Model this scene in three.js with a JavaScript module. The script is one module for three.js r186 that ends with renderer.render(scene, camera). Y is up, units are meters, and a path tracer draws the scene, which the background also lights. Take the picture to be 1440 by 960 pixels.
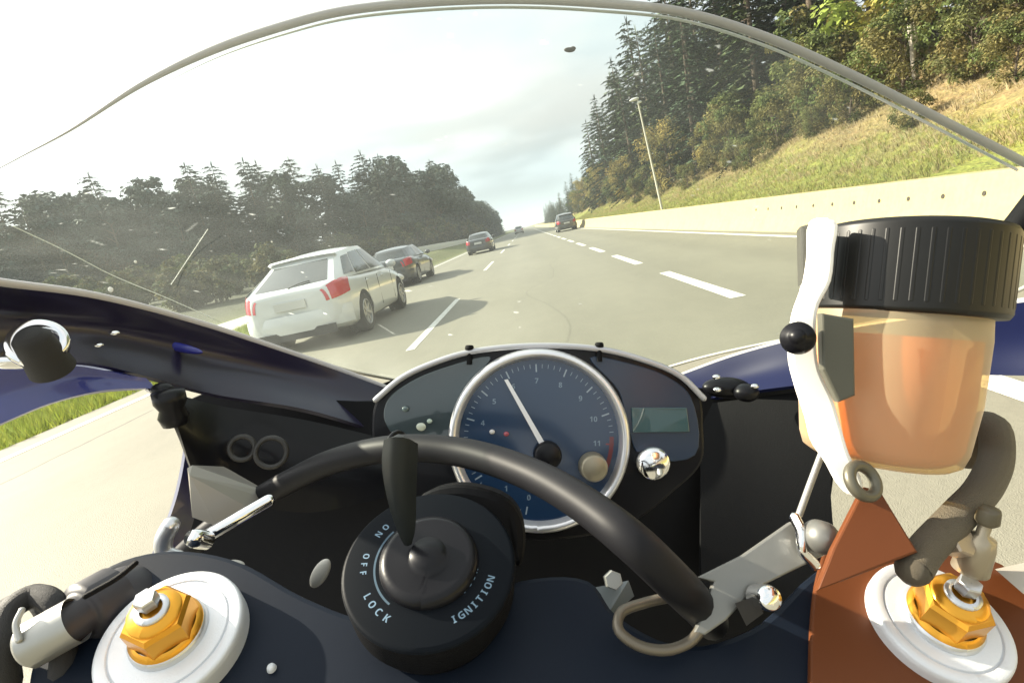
import * as THREE from 'three';
import { mergeGeometries } from 'three/addons/utils/BufferGeometryUtils.js';
import { ConvexGeometry } from 'three/addons/geometries/ConvexGeometry.js';
import { RoundedBoxGeometry } from 'three/addons/geometries/RoundedBoxGeometry.js';
import { ImprovedNoise } from 'three/addons/math/ImprovedNoise.js';
import { Brush, Evaluator, SUBTRACTION } from 'three-bvh-csg';

// ------------------------------------------------------------------ camera, sky, sun, exposure
const scene = new THREE.Scene();
const V = (x, y, z) => new THREE.Vector3(x, y, z);
const F = 760, CX = 720, CY = 480, LEAN = THREE.MathUtils.degToRad(12), EYE = 1.15;
const camera = new THREE.PerspectiveCamera(2 * Math.atan(CY / F) * 180 / Math.PI, 1.5, 0.01, 6000);
{ // the camera rides on the leaning motorcycle: pitched down a little, rolled with the lean
  const fwd = V(20, 162, -F).normalize();
  const hor = V(Math.cos(LEAN), Math.sin(LEAN), 0);
  const right = hor.clone().addScaledVector(fwd, -hor.dot(fwd)).normalize();
  const up = right.clone().cross(fwd);
  const m = new THREE.Matrix4().set(right.x, right.y, right.z, 0, up.x, up.y, up.z, EYE, -fwd.x, -fwd.y, -fwd.z, 0, 0, 0, 0, 1);
  m.decompose(camera.position, camera.quaternion, camera.scale);
}
scene.add(camera);
camera.updateMatrixWorld(true);

const noise = new ImprovedNoise();
const fbm = (x, y, z, o = 4) => { let s = 0, a = 0.5, f = 1; for (let i = 0; i < o; i++) { s += a * noise.noise(x * f, y * f, z * f); a *= 0.5; f *= 2.03; } return s; };
const sm = (a, b, x) => { const t = Math.min(1, Math.max(0, (x - a) / (b - a))); return t * t * (3 - 2 * t); };
const lerp = (a, b, t) => a + (b - a) * t;
function rng(seed) { let a = seed >>> 0; return () => { a = (a + 0x6D2B79F5) | 0; let t = Math.imul(a ^ (a >>> 15), 1 | a); t = (t + Math.imul(t ^ (t >>> 7), 61 | t)) ^ t; return ((t ^ (t >>> 14)) >>> 0) / 4294967296; }; }

const SUN = V(-0.815, 0.53, -0.234).normalize();
{
  const w = 1024, h = 512, d = new Float32Array(w * h * 4);
  for (let j = 0; j < h; j++) for (let i = 0; i < w; i++) {
    const el = ((j + 0.5) / h - 0.5) * Math.PI, az = ((i + 0.5) / w - 0.5) * 2 * Math.PI;
    const x = Math.cos(el) * Math.cos(az), y = Math.sin(el), z = Math.cos(el) * Math.sin(az);
    const s = Math.max(0, x * SUN.x + y * SUN.y + z * SUN.z);
    const c = fbm(x * 2.2 + 3, y * 7 + 1, z * 2.2 + 5, 5);
    const veil = sm(-0.25, 0.22, c);                                   // cloud cover over pale blue
    const low = sm(0.02, 0.08, y) * (1 - sm(0.13, 0.3, y)) * sm(-0.08, 0.22, fbm(x * 3.4 + 1.3, y * 16 + 2.2, z * 3.4 + 0.7, 4));  // grey undersides low down
    let r = lerp(0.315, 0.385, veil), g = lerp(0.355, 0.39, veil), b = lerp(0.375, 0.385, veil);
    const k = 1 - 0.26 * low; r *= k; g *= k; b *= k * 0.99;
    const glow = 0.3 * Math.pow(s, 2) + 0.6 * Math.pow(s, 7) + 1.6 * Math.pow(s, 40);
    r += glow * 1.0; g += glow * 0.97; b += glow * 0.9;
    if (y < 0) { const t = sm(0, -0.15, y); r = lerp(r, 0.12, t); g = lerp(g, 0.12, t); b = lerp(b, 0.1, t); }
    d.set([r, g, b, 1], (j * w + i) * 4);
  }
  const t = new THREE.DataTexture(d, w, h, THREE.RGBAFormat, THREE.FloatType);
  t.mapping = THREE.EquirectangularReflectionMapping; t.magFilter = THREE.LinearFilter; t.needsUpdate = true;
  scene.background = t; scene.environment = t;
}
const sun = new THREE.DirectionalLight(new THREE.Color(1, 0.91, 0.73), 5);
sun.position.copy(SUN).multiplyScalar(120); sun.castShadow = true;
Object.assign(sun.shadow.camera, { left: -90, right: 90, top: 90, bottom: -90, near: 1, far: 300 }); sun.shadow.mapSize.set(4096, 4096);
scene.add(sun, sun.target);

const renderer = new THREE.WebGLRenderer({ antialias: true });
renderer.toneMapping = THREE.LinearToneMapping;
renderer.toneMappingExposure = 2.85;
renderer.shadowMap.enabled = true;

// ------------------------------------------------------------------ helpers
const used = {};
function numbered(n) { used[n] = (used[n] ?? -1) + 1; return used[n] ? `${n}_${String(used[n]).padStart(3, '0')}` : n; }
function tag(o, label, category, group, kind) { o.userData = { label, category }; if (group) o.userData.group = group; if (kind) o.userData.kind = kind; return o; }
function thing(name, label, category, pos = [0, 0, 0], group) { const o = new THREE.Group(); o.name = numbered(name); o.position.set(...pos); scene.add(o); return tag(o, label, category, group); }
function mesh(name, geo, mat, parent = scene) { const m = new THREE.Mesh(geo, mat); m.name = numbered(name); m.castShadow = m.receiveShadow = true; parent.add(m); return m; }
function part(name, parent) { const g = new THREE.Group(); g.name = numbered(name); parent.add(g); return g; }
function setting(o) { o.userData = { kind: 'structure' }; return o; }
function copy(o, name, label) { const c = o.clone(); c.name = numbered(name); c.userData = { ...o.userData }; if (label) c.userData.label = label; scene.add(c); return c; }
function merge(list) { return mergeGeometries(list.map(g => { const n = g.index ? g.toNonIndexed() : g.clone(); for (const k of Object.keys(n.attributes)) if (!['position', 'normal', 'uv', 'color'].includes(k)) n.deleteAttribute(k); if (!n.attributes.uv) n.setAttribute('uv', new THREE.BufferAttribute(new Float32Array(n.attributes.position.count * 2), 2)); return n; })); }
const std = (c, roughness = 0.6, o = {}) => new THREE.MeshStandardMaterial({ color: new THREE.Color().setRGB(...c), roughness, ...o });
const phys = (c, roughness = 0.4, o = {}) => new THREE.MeshPhysicalMaterial({ color: new THREE.Color().setRGB(...c), roughness, ...o });
function tex(w, h, fn, srgb = false, rx = 1, ry = 1) {
  const d = new Uint8Array(w * h * 4);
  for (let j = 0; j < h; j++) for (let i = 0; i < w; i++) { const c = fn(i / w, j / h); const [r, g, b] = Array.isArray(c) ? c : [c, c, c]; d.set([r * 255, g * 255, b * 255, 255].map(v => Math.max(0, Math.min(255, v))), (j * w + i) * 4); }
  const t = new THREE.DataTexture(d, w, h); t.wrapS = t.wrapT = THREE.RepeatWrapping; t.magFilter = t.minFilter = THREE.LinearFilter; if (srgb) t.colorSpace = THREE.SRGBColorSpace; t.repeat.set(rx, ry); t.needsUpdate = true; return t;
}
// tileable noise on a unit square: p cells across
const tn = (u, v, p, s = 0) => { const a = u * 2 * Math.PI, b = v * 2 * Math.PI, k = p / (2 * Math.PI); return noise.noise(Math.cos(a) * k + s, Math.sin(a) * k + 3.1 + s, Math.cos(b) * k) * 0.6 + noise.noise(Math.sin(b) * k + 7.7 + s, Math.cos(a) * k, Math.sin(a) * k + 1.7) * 0.6; };
function gridGeo(nu, nv, fn, uvScale = 1) {
  const p = [], uv = [], ix = [];
  for (let j = 0; j <= nv; j++) for (let i = 0; i <= nu; i++) { const q = fn(i / nu, j / nv); p.push(q.x, q.y, q.z); uv.push(i / nu * uvScale, j / nv * uvScale); }
  for (let j = 0; j < nv; j++) for (let i = 0; i < nu; i++) { const a = j * (nu + 1) + i, b = a + 1, c = a + nu + 1, d = c + 1; ix.push(a, b, d, a, d, c); }
  const g = new THREE.BufferGeometry(); g.setAttribute('position', new THREE.Float32BufferAttribute(p, 3)); g.setAttribute('uv', new THREE.Float32BufferAttribute(uv, 2)); g.setIndex(ix); g.computeVertexNormals(); return g;
}
// shell with thickness through several rails (arrays of Vector3)
function loft(rails, nu, nv, thick, bulge = 0) {
  const cs = rails.map(r => new THREE.CatmullRomCurve3(r, false, 'centripetal').getSpacedPoints(nu));
  const cols = []; for (let i = 0; i <= nu; i++) cols.push(cs.length > 2 ? new THREE.CatmullRomCurve3(cs.map(c => c[i]), false, 'centripetal').getSpacedPoints(nv) : Array.from({ length: nv + 1 }, (_, j) => cs[0][i].clone().lerp(cs[1][i], j / nv)));
  const top = gridGeo(nu, nv, (u, v) => cols[Math.round(u * nu)][Math.round(v * nv)]);
  const n = top.attributes.normal, P = top.attributes.position;
  const at = (i, j, o) => { const k = j * (nu + 1) + i, b = bulge * Math.sin(Math.PI * i / nu) ** 0.5 * Math.sin(Math.PI * j / nv); return V(P.getX(k), P.getY(k), P.getZ(k)).addScaledVector(V(n.getX(k), n.getY(k), n.getZ(k)), o + b); };
  if (!thick) return gridGeo(nu, nv, (u, v) => at(Math.round(u * nu), Math.round(v * nv), 0));
  const a = gridGeo(nu, nv, (u, v) => at(Math.round(u * nu), Math.round(v * nv), thick / 2)), b = gridGeo(nu, nv, (u, v) => at(nu - Math.round(u * nu), Math.round(v * nv), -thick / 2));
  const ring = []; for (let i = 0; i < nu; i++) ring.push([i, 0]); for (let j = 0; j < nv; j++) ring.push([nu, j]); for (let i = nu; i > 0; i--) ring.push([i, nv]); for (let j = nv; j > 0; j--) ring.push([0, j]); ring.push([0, 0]);
  const side = gridGeo(ring.length - 1, 2, (u, v) => { const [i, j] = ring[Math.round(u * (ring.length - 1))]; return at(i, j, lerp(-thick / 2, thick / 2, v)); });
  return merge([a, b, side]);
}
function lathe(profile, pos, axis, seg = 48, xref) {
  const g = new THREE.LatheGeometry(profile.map(([r, h]) => new THREE.Vector2(Math.max(r, 1e-5), h)), seg);
  g.computeVertexNormals();
  const q = new THREE.Quaternion().setFromUnitVectors(V(0, 1, 0), axis.clone().normalize());
  if (xref) { const y = axis.clone().normalize(), x = xref.clone().addScaledVector(y, -xref.dot(y)).normalize(), z = x.clone().cross(y); q.setFromRotationMatrix(new THREE.Matrix4().makeBasis(x, y, z)); }
  g.applyQuaternion(q); g.translate(pos.x, pos.y, pos.z); return g;
}
function hexGeo(r, h0, h1, pos, axis, spin = 0, n = 6) { const ch = (h1 - h0) * 0.12; const g = merge([new THREE.LatheGeometry([[0.0001, h1], [r * 0.9, h1], [r, h1 - ch], [r, h0 + ch], [r * 0.92, h0], [0.0001, h0]].map(a => new THREE.Vector2(...a)), n)]); g.computeVertexNormals(); g.rotateY(spin); g.applyQuaternion(new THREE.Quaternion().setFromUnitVectors(V(0, 1, 0), axis)); g.translate(pos.x, pos.y, pos.z); return g; }
function tube(pts, r, seg = 40, rad = 10) {
  const c = new THREE.CatmullRomCurve3(pts, false, 'centripetal'); const g = [new THREE.TubeGeometry(c, seg, r, rad)];
  for (const p of [pts[0], pts[pts.length - 1]]) { const s = new THREE.SphereGeometry(r * 0.99, rad, 6); s.translate(p.x, p.y, p.z); g.push(s); }
  return merge(g);
}
function taperTube(pts, rfn, seg = 160, rad = 10) { const c = new THREE.CatmullRomCurve3(pts, false, 'centripetal'), fr = c.computeFrenetFrames(seg, false), ps = c.getSpacedPoints(seg); return gridGeo(rad, seg, (u, v) => { const i = Math.round(v * seg), a = -u * 2 * Math.PI, r = rfn(v); return ps[i].clone().addScaledVector(fr.normals[i], Math.cos(a) * r).addScaledVector(fr.binormals[i], Math.sin(a) * r); }); }
function blob(pos, sx, sy, sz, quat) { const g = new THREE.SphereGeometry(1, 24, 16); g.scale(sx, sy, sz); if (quat) g.applyQuaternion(quat); g.translate(pos.x, pos.y, pos.z); return g; }

// ------------------------------------------------------------------ ground
function hill(x, z) {
  if (x > 5.45) {
    const far = 1 - 0.75 * sm(80, 170, -z), t = x - 5.45;
    let h = 0.45 * sm(0, 0.6, t) + 0.42 * Math.max(0, t - 0.6) * (0.75 + 0.25 * sm(1, 4, t));
    if (t > 9) h = h - 0.12 * (t - 9); if (t > 40) h = h - 0.3 * (t - 40); h = Math.max(h, 0.3);
    h += (0.55 * fbm(x * 0.22, z * 0.16, 2.5, 4) + 0.15 * noise.noise(x * 1.1, z * 1.0, 0.4)) * sm(0.4, 4, t);
    return h * far;
  }
  if (x < -5.95) {
    const t = -5.95 - x, far = sm(22, 42, -z) * (1 - sm(70, 110, -z));
    return -0.02 + 0.75 * far * sm(0.2, 2.6, t) + 0.04 * noise.noise(x * 0.8, z * 0.8, 3) * sm(0.5, 2, t) + 1.2 * sm(6, 40, t);
  }
  return -0.06;
}
{
  const xs = [-2500, -900, -400, -200, -120, -80, -60, -45, -34, -26, -20, -16, -13, -11, -10, -9.4, -8.8, -8.2, -7.6, -7, -6.5, -6.2, -5.98, -5.9, 5.4, 5.5];
  for (let x = 5.8; x < 16; x += 0.3) xs.push(x); xs.push(17, 18, 19, 20, 22, 25, 28, 32, 38, 46, 60, 90, 140, 300, 900, 2500);
  const zs = [200, 80, 40, 20, 10]; for (let z = 4; z > -60; z -= 0.45) zs.push(z); for (let z = -61; z > -180; z -= 3) zs.push(z); zs.push(-200, -240, -300, -400, -600, -1000, -2000, -4500);
  const nx = xs.length - 1, nz = zs.length - 1;
  const g = gridGeo(nx, nz, (u, v) => { const x = xs[Math.round(u * nx)], z = zs[Math.round(v * nz)]; return V(x, hill(x, z), z); });
  const P = g.attributes.position, col = [], uv = [];
  for (let i = 0; i < P.count; i++) {
    const x = P.getX(i), z = P.getZ(i); let c;
    const n = fbm(x * 0.35, z * 0.3, 9.1, 4), n2 = noise.noise(x * 1.6, z * 1.5, 4.4);
    if (x > 0) {
      const band = sm(4.2, 2.2, x - 5.4 + n * 3.0), br = [0.27, 0.2, 0.085], gr = [0.24, 0.25, 0.045], dk = [0.16, 0.13, 0.06];
      c = br.map((b, k) => lerp(lerp(b, dk[k], sm(0.05, 0.45, n + n2 * 0.25)), gr[k], band));
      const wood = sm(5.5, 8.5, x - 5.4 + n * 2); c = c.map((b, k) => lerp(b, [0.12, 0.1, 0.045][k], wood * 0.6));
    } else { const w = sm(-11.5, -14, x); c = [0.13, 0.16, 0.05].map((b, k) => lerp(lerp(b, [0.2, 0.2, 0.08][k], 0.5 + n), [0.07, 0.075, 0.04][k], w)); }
    col.push(...c); uv.push(x / 1.6, z / 1.6);
  }
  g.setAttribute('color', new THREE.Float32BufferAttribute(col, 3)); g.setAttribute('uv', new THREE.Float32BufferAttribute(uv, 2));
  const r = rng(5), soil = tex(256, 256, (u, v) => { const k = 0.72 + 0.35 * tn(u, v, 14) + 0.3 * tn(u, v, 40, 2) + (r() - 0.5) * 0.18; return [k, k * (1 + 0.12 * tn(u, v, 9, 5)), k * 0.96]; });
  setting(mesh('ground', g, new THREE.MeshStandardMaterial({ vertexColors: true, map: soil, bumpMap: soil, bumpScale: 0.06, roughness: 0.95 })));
}

scene.fog = new THREE.FogExp2(new THREE.Color().setRGB(0.86, 0.93, 0.95), 0.0007);

// road
const road = (() => {
  const r = rng(11), W = 11.4, x0 = -5.95;
  const t = tex(1024, 1024, (u, v) => {                       // one tile: whole width, 16 m of length
    const x = x0 + u * W; let k = 0.80 + 0.08 * tn(u, v, 9) + 0.06 * tn(u, v, 60, 3) + (r() - 0.5) * 0.10;
    for (const c of [-4.4, -2.6, -0.6, 1.1, 2.9, 4.1]) k += 0.05 * Math.exp(-(((x - c) / 0.32) ** 2));          // polished wheel tracks
    for (const c of [-3.5, 0.3, 3.5]) k -= 0.05 * Math.exp(-(((x - c) / 0.25) ** 2)) * (0.6 + 0.4 * tn(u, v, 5, 8));   // oil line
    const seam = Math.abs(x + 4.62 + 0.05 * tn(v, v, 6, 4) + 0.02 * tn(v, 0.3, 40, 1)); if (seam < 0.018 && tn(v, 0.7, 5, 2) > -0.25) k *= 0.45;
    const crack = Math.abs(x - 0.4 - 1.4 * tn(v, 0.2, 4, 6)); if (crack < 0.011) k *= 0.8;
    return [k, k * 0.975, k * 0.87];
  }, false, 1, 1);
  const b = tex(256, 256, () => r(), false, 22, 32);
  const zs = [40, 20, 8, 0, -10, -20, -30, -45, -60, -80, -110, -150, -220, -320, -480, -700, -1200], nz = zs.length - 1;
  const g = gridGeo(12, nz, (u, v) => V(x0 + u * W, 0.004, zs[Math.round(v * nz)]));
  for (let i = 0; i < g.attributes.uv.count; i++) g.attributes.uv.setXY(i, (g.attributes.position.getX(i) - x0) / W, g.attributes.position.getZ(i) / 16);
  b.repeat.set(24, 32);
  return setting(mesh('road', g, std([0.212, 0.207, 0.178], 0.7, { map: t, bumpMap: b, bumpScale: 0.0016 })));
})();
{
  const r = rng(3), wear = tex(128, 128, (u, v) => 0.82 + 0.2 * tn(u, v, 12) + 0.25 * (tn(u, v, 40, 3) < -0.18 ? -1 : 0) + (r() - 0.5) * 0.1);
  const white = std([0.8, 0.79, 0.73], 0.65, { map: wear });
  const strip = (name, x, za, zb, w) => { const g = new THREE.PlaneGeometry(w, za - zb, 1, 8); g.rotateX(-Math.PI / 2); const u = g.attributes.uv; for (let i = 0; i < u.count; i++) u.setXY(i, u.getX(i) * w / 0.6, u.getY(i) * (za - zb) / 0.6); g.translate(x, 0.008, (za + zb) / 2); mesh(name, g, white, road); };
  for (let z = -0.6; z > -160; z -= 5) strip('lane_dash', 2.0, z, z - 3.05, 0.16);
  for (let z = -6.3; z > -200; z -= 12) strip('lane_dash', -1.66, z, z - 4.7, 0.11);
  strip('lane_dash', -1.66, 3, -1.5, 0.11);
  strip('edge_line', 4.62, 20, -500, 0.13); strip('edge_line', -5.45, 20, -500, 0.13);
}
// pale concrete service path beyond the grass strip on the left
{
  const r = rng(8), t = tex(256, 256, (u, v) => 0.85 + 0.12 * tn(u, v, 12) + (r() - 0.5) * 0.1);
  const g = gridGeo(2, 30, (u, v) => { const z = 30 - v * 55; const x = -11.4 + u * 2.9; return V(x, hill(x, z) + 0.05, z); });
  setting(mesh('path', g, std([0.5, 0.49, 0.44], 0.8, { map: t })));
}

// ------------------------------------------------------------------ barriers, pole
const concrete = (() => { const r = rng(21), t = tex(512, 512, (u, v) => { const k = 0.86 + 0.1 * tn(u, v, 10) + 0.1 * tn(u, v, 40, 4) + (r() - 0.5) * 0.08; return [k, k * 0.985, k * 0.93]; }); return std([0.46, 0.375, 0.2], 0.8, { map: t, bumpMap: t, bumpScale: 0.004 }); })();
function barrierGeo(path, prof) {       // prof: [offset across, height]
  const n = path.length - 1, c = new THREE.CatmullRomCurve3(path, false, 'centripetal'), N = n * 12;
  const pts = c.getSpacedPoints(N);
  const g = gridGeo(N, prof.length - 1, (u, v) => { const i = Math.round(u * N), p = pts[i], d = pts[Math.min(N, i + 1)].clone().sub(pts[Math.max(0, i - 1)]).setY(0).normalize(), s = V(-d.z, 0, d.x), [o, h] = prof[Math.round(v * (prof.length - 1))]; return p.clone().addScaledVector(s, o).add(V(0, h, 0)); });
  let len = 0; const L = pts.map((p, i) => (len += i ? p.distanceTo(pts[i - 1]) : 0)); const hh = prof.map((_, k) => prof.slice(1, k + 1).reduce((s, q, m) => s + Math.hypot(q[0] - prof[m][0], q[1] - prof[m][1]), 0));
  for (let j = 0; j < prof.length; j++) for (let i = 0; i <= N; i++) g.attributes.uv.setXY(j * (N + 1) + i, L[i] / 2, hh[j] / 2);
  return g;
}
{
  const prof = [[0, 0], [0.03, 0.07], [0.05, 0.09], [0.17, 0.32], [0.235, 0.66], [0.25, 0.685], [0.40, 0.685], [0.415, 0.66], [0.48, 0.32], [0.62, 0.0]];
  const b = thing('concrete_barrier', 'long sunlit cream concrete barrier with a row of small holes along the right roadside', 'barrier', [0, 0, 0]);
  mesh('barrier_wall', barrierGeo([V(4.95, 0, 12), V(4.95, 0, -60), V(4.95, 0, -150), V(4.95, 0, -330)], prof), concrete, b);
  const hole = lathe([[0, 0.004], [0.016, 0.004], [0.024, 0.008], [0.03, 0.004], [0.03, -0.01]], V(0, 0, 0), V(-0.98, 0.19, 0), 16);
  for (let k = 0; k < 14; k++) { const m = mesh('drain_hole', hole, std([0.05, 0.04, 0.03], 0.9), b); m.position.set(4.95 + 0.195, 0.45, -4.6 - k * 0.62); }
}
{
  const c2 = thing('roadside_barrier', 'pale low concrete barrier on the grassy bank left of the road, before the forest', 'barrier', [0, 0, 0]);
  const path = [V(-8.2, 0.55, -74), V(-8.6, 0.62, -62), V(-9.2, 0.7, -50), V(-10.5, 0.72, -40), V(-13, 0.7, -33)];
  mesh('barrier_wall', barrierGeo(path, [[-0.25, -0.2], [-0.1, 0.3], [-0.08, 0.62], [0.08, 0.62], [0.1, 0.3], [0.25, -0.2]]), std([0.55, 0.55, 0.5], 0.8), c2);
}
{
  const h = 5.3, p = thing('light_pole', 'thin pale light pole standing behind the right barrier before the tall firs', 'pole', [5.75, 0.35, -23.5]);
  const m = std([0.5, 0.47, 0.38], 0.5);
  mesh('pole', lathe([[0.09, 0], [0.09, 0.25], [0.05, 0.3], [0.03, h - 0.5], [0, h - 0.48]], V(0, 0, 0), V(0, 1, 0), 16), m, p);
  p.rotation.z = 0.075;
  mesh('lamp_head', merge([blob(V(-0.12, h - 0.46, 0), 0.2, 0.06, 0.1), blob(V(0.06, h - 0.62, 0), 0.1, 0.05, 0.08)]), std([0.7, 0.7, 0.66], 0.4), p);
}

// ------------------------------------------------------------------ trees, shrubs, grass
const leafMat = new THREE.MeshPhysicalMaterial({ vertexColors: true, roughness: 0.95, transmission: 0.3, thickness: 0, specularIntensity: 0.3, side: THREE.DoubleSide });
const needleMat = new THREE.MeshStandardMaterial({ vertexColors: true, roughness: 0.85, side: THREE.DoubleSide });
const barkMat = (() => { const t = tex(128, 256, (u, v) => 0.7 + 0.4 * tn(u, v * 0.5, 18) + 0.2 * tn(u, v, 40, 2)); return std([0.16, 0.12, 0.085], 0.9, { map: t, bumpMap: t, bumpScale: 0.02 }); })();
class Leaves {
  constructor() { this.p = []; this.c = []; this.n = []; }
  tri(a, b, c, col, nrm) { for (const q of [a, b, c]) { this.p.push(q.x, q.y, q.z); this.c.push(...col); this.n.push(nrm.x, nrm.y, nrm.z); } }
  build() { const g = new THREE.BufferGeometry(); g.setAttribute('position', new THREE.Float32BufferAttribute(this.p, 3)); g.setAttribute('color', new THREE.Float32BufferAttribute(this.c, 3)); g.setAttribute('normal', new THREE.Float32BufferAttribute(this.n, 3)); return g; }
}
const X3 = V(1, 0, 0), Y3 = V(0, 1, 0);
function conifer(seed, h, spread, hue, fine = 1) {
  const r = rng(seed), L = new Leaves(), trunk = [];
  const bend = (y) => V(0.25 * noise.noise(y * 0.1, seed, 0.3), y, 0.25 * noise.noise(y * 0.1, 0.7, seed));
  trunk.push(gridGeo(8, 14, (u, v) => { const y = v * h * 0.97, rad = (0.018 * h) * (1 - v) ** 0.8 + 0.01 + 0.012 * h * Math.exp(-v * 30), a = -u * 2 * Math.PI; return bend(y).add(V(Math.cos(a) * rad, 0, Math.sin(a) * rad)); }, 3));
  let y = h * (0.03 + r() * 0.05), lean = r() * 6.28;
  while (y < h * 0.985) {
    const f = 1 - y / h, n = 4 + Math.floor(r() * 3), a0 = r() * 6.28;
    for (let k = 0; k < n; k++) {
      const a = a0 + k / n * 6.28 + (r() - 0.5) * 0.6, len = spread * (0.12 + Math.pow(f, 0.75)) * (0.5 + r() * 0.75) * (1 + 0.2 * Math.cos(a - lean));
      if (r() < 0.08) continue;
      const d = V(Math.cos(a), 0, Math.sin(a)), s = V(-d.z, 0, d.x), up = 0.35 * (1 - f) - 0.05 + (r() - 0.5) * 0.25, o = bend(y);
      const at = t => o.clone().addScaledVector(d, len * t).add(V(0, len * (up * t - 0.38 * t * t), 0));
      const tone = 0.6 + r() * 0.8, col0 = hue.map(c => c * tone);
      if (len > 0.8) trunk.push(gridGeo(3, 3, (u, v) => { const q = at(v * 0.9), w = 0.02 * len * (1 - v) * 0.5 + 0.006, b = -u * 6.28; return q.addScaledVector(s, Math.cos(b) * w).add(V(0, Math.sin(b) * w, 0)); }));
      const m = Math.max(3, Math.round(len * 5 * fine));
      for (let i = 0; i < m; i++) {
        const t = 0.18 + 0.82 * (i + r()) / m, q = at(t), w = (0.22 + 0.18 * r()) * (1.2 - 0.5 * t) * Math.min(1, 0.5 + len * 0.3) / Math.sqrt(fine);
        for (const side of [-1, 1]) {
          const out = s.clone().multiplyScalar(side).addScaledVector(d, 0.5 + r() * 0.5).add(V(0, -0.35 + (r() - 0.5) * 0.6, 0)).normalize();
          const tip = q.clone().addScaledVector(out, w * (1.2 + r() * 1.4)), e = d.clone().multiplyScalar(w * 0.42).add(V(0, (r() - 0.5) * w * 0.7, 0));
          const k2 = 0.75 + r() * 0.5, col = col0.map((c, z) => c * k2 * (z === 0 ? 0.9 + r() * 0.2 : 1));
          const nrm = V(0, 0.75, 0).addScaledVector(out, 0.4).addScaledVector(V(r() - .5, r() - .5, r() - .5), 0.7).normalize();
          L.tri(q.clone().add(e), q.clone().sub(e), tip, col, nrm);
        }
      }
    }
    y += (0.28 + r() * 0.22) * Math.max(0.5, h / 13);
  }
  for (let i = 0; i < 8; i++) { const q = bend(h * 0.96), a = r() * 6.28; L.tri(q.clone().add(V(0.05, 0, 0)), q.clone().add(V(-0.05, 0, 0.03)), q.clone().add(V(Math.cos(a) * 0.12, h * 0.05 + r() * 0.2, Math.sin(a) * 0.12)), hue, Y3); }
  return { trunk: merge(trunk), crown: L.build() };
}
function broadleaf(seed, h, spread, hues, leaf = 0.16, dens = 1, low = 0.15) {
  const r = rng(seed), L = new Leaves(), limbs = [];
  const limb = (pts, ra, rb) => { const c = new THREE.CatmullRomCurve3(pts); limbs.push(gridGeo(7, 8, (u, v) => { const q = c.getPoint(v), t = c.getTangent(v), s = V(-t.z, 0, t.x); if (s.length() < 0.1) s.set(1, 0, 0); s.normalize(); const w = t.clone().cross(s), a = u * 6.28, rad = lerp(ra, rb, v) + ra * 0.6 * Math.exp(-v * 14); return q.addScaledVector(s, Math.cos(a) * rad).addScaledVector(w, Math.sin(a) * rad); }, 2)); };
  const top = V((r() - 0.5) * spread * 0.3, h * 0.85, (r() - 0.5) * spread * 0.3);
  limb([V(0, -0.2, 0), V((r() - .5) * .2, h * 0.3, (r() - .5) * .2), top.clone().multiplyScalar(0.7), top], 0.018 * h + 0.02, 0.015);
  const nc = Math.round(26 + spread * 9);
  for (let i = 0; i < nc; i++) {
    const a = r() * 6.28, v = low + (1 - low) * Math.pow(r(), 0.8), env = Math.sin(Math.PI * Math.min(0.98, (v - low * 0.6) / (1.08 - low * 0.6))) ** 0.7, rad = spread * env * (0.35 + 0.65 * Math.sqrt(r())) * (0.8 + 0.35 * noise.noise(Math.cos(a) * 1.5, v * 3, Math.sin(a) * 1.5 + seed));
    const c = V(Math.cos(a) * rad, v * h, Math.sin(a) * rad), hue = hues[Math.floor(r() * hues.length)], tone = 0.65 + r() * 0.7, cr = spread * (0.14 + r() * 0.17);
    if (i % 2 === 0) { const b = V(top.x * v * 0.6, Math.max(h * 0.12, c.y - rad * 0.7 - 0.1), top.z * v * 0.6); limb([b, b.clone().lerp(c, 0.5).add(V(0, 0.06 * rad, 0)), c], 0.006 * h, 0.004); }
    const m = Math.round(52 * dens * (cr / spread / 0.22));
    for (let k = 0; k < m; k++) {
      const d = V(r() - .5, (r() - .5) * 0.8, r() - .5).normalize(), q = c.clone().addScaledVector(d, cr * Math.pow(r(), 0.45));
      const e = V(r() - .5, r() - .5, r() - .5).normalize(), nrm = d.clone().multiplyScalar(0.6).add(V(0, 0.5, 0)).addScaledVector(e, 0.7).normalize(), f = e.clone().cross(nrm).normalize(), g2 = nrm.clone().cross(f).normalize(), s = leaf * (0.6 + r() * 0.8);
      const k2 = tone * (0.7 + r() * 0.6), col = hue.map(x => x * k2);
      const A = q.clone().addScaledVector(f, s), B = q.clone().addScaledVector(g2, s * 0.5), C2 = q.clone().addScaledVector(f, -s), D = q.clone().addScaledVector(g2, -s * 0.5);
      L.tri(A, B, C2, col, nrm); L.tri(A, C2, D, col, nrm);
    }
  }
  return { trunk: merge(limbs), crown: L.build() };
}
function treeThing(name, geo, mats, label, cat, group) { const t = new THREE.Group(); t.name = name; mesh('trunk', geo.trunk, mats[0], t); mesh('crown', geo.crown, mats[1], t); tag(t, label, cat, group); return t; }
function plant(proto, base, x, z, s, turn, label, sy = s) { const c = proto.clone(); c.name = numbered(base); c.userData = { ...proto.userData }; if (label) c.userData.label = label; c.position.set(x, hill(x, z) - 0.08, z); c.scale.set(s, sy, s); c.rotation.y = turn; scene.add(c); return c; }
const R = rng(77);
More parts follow.
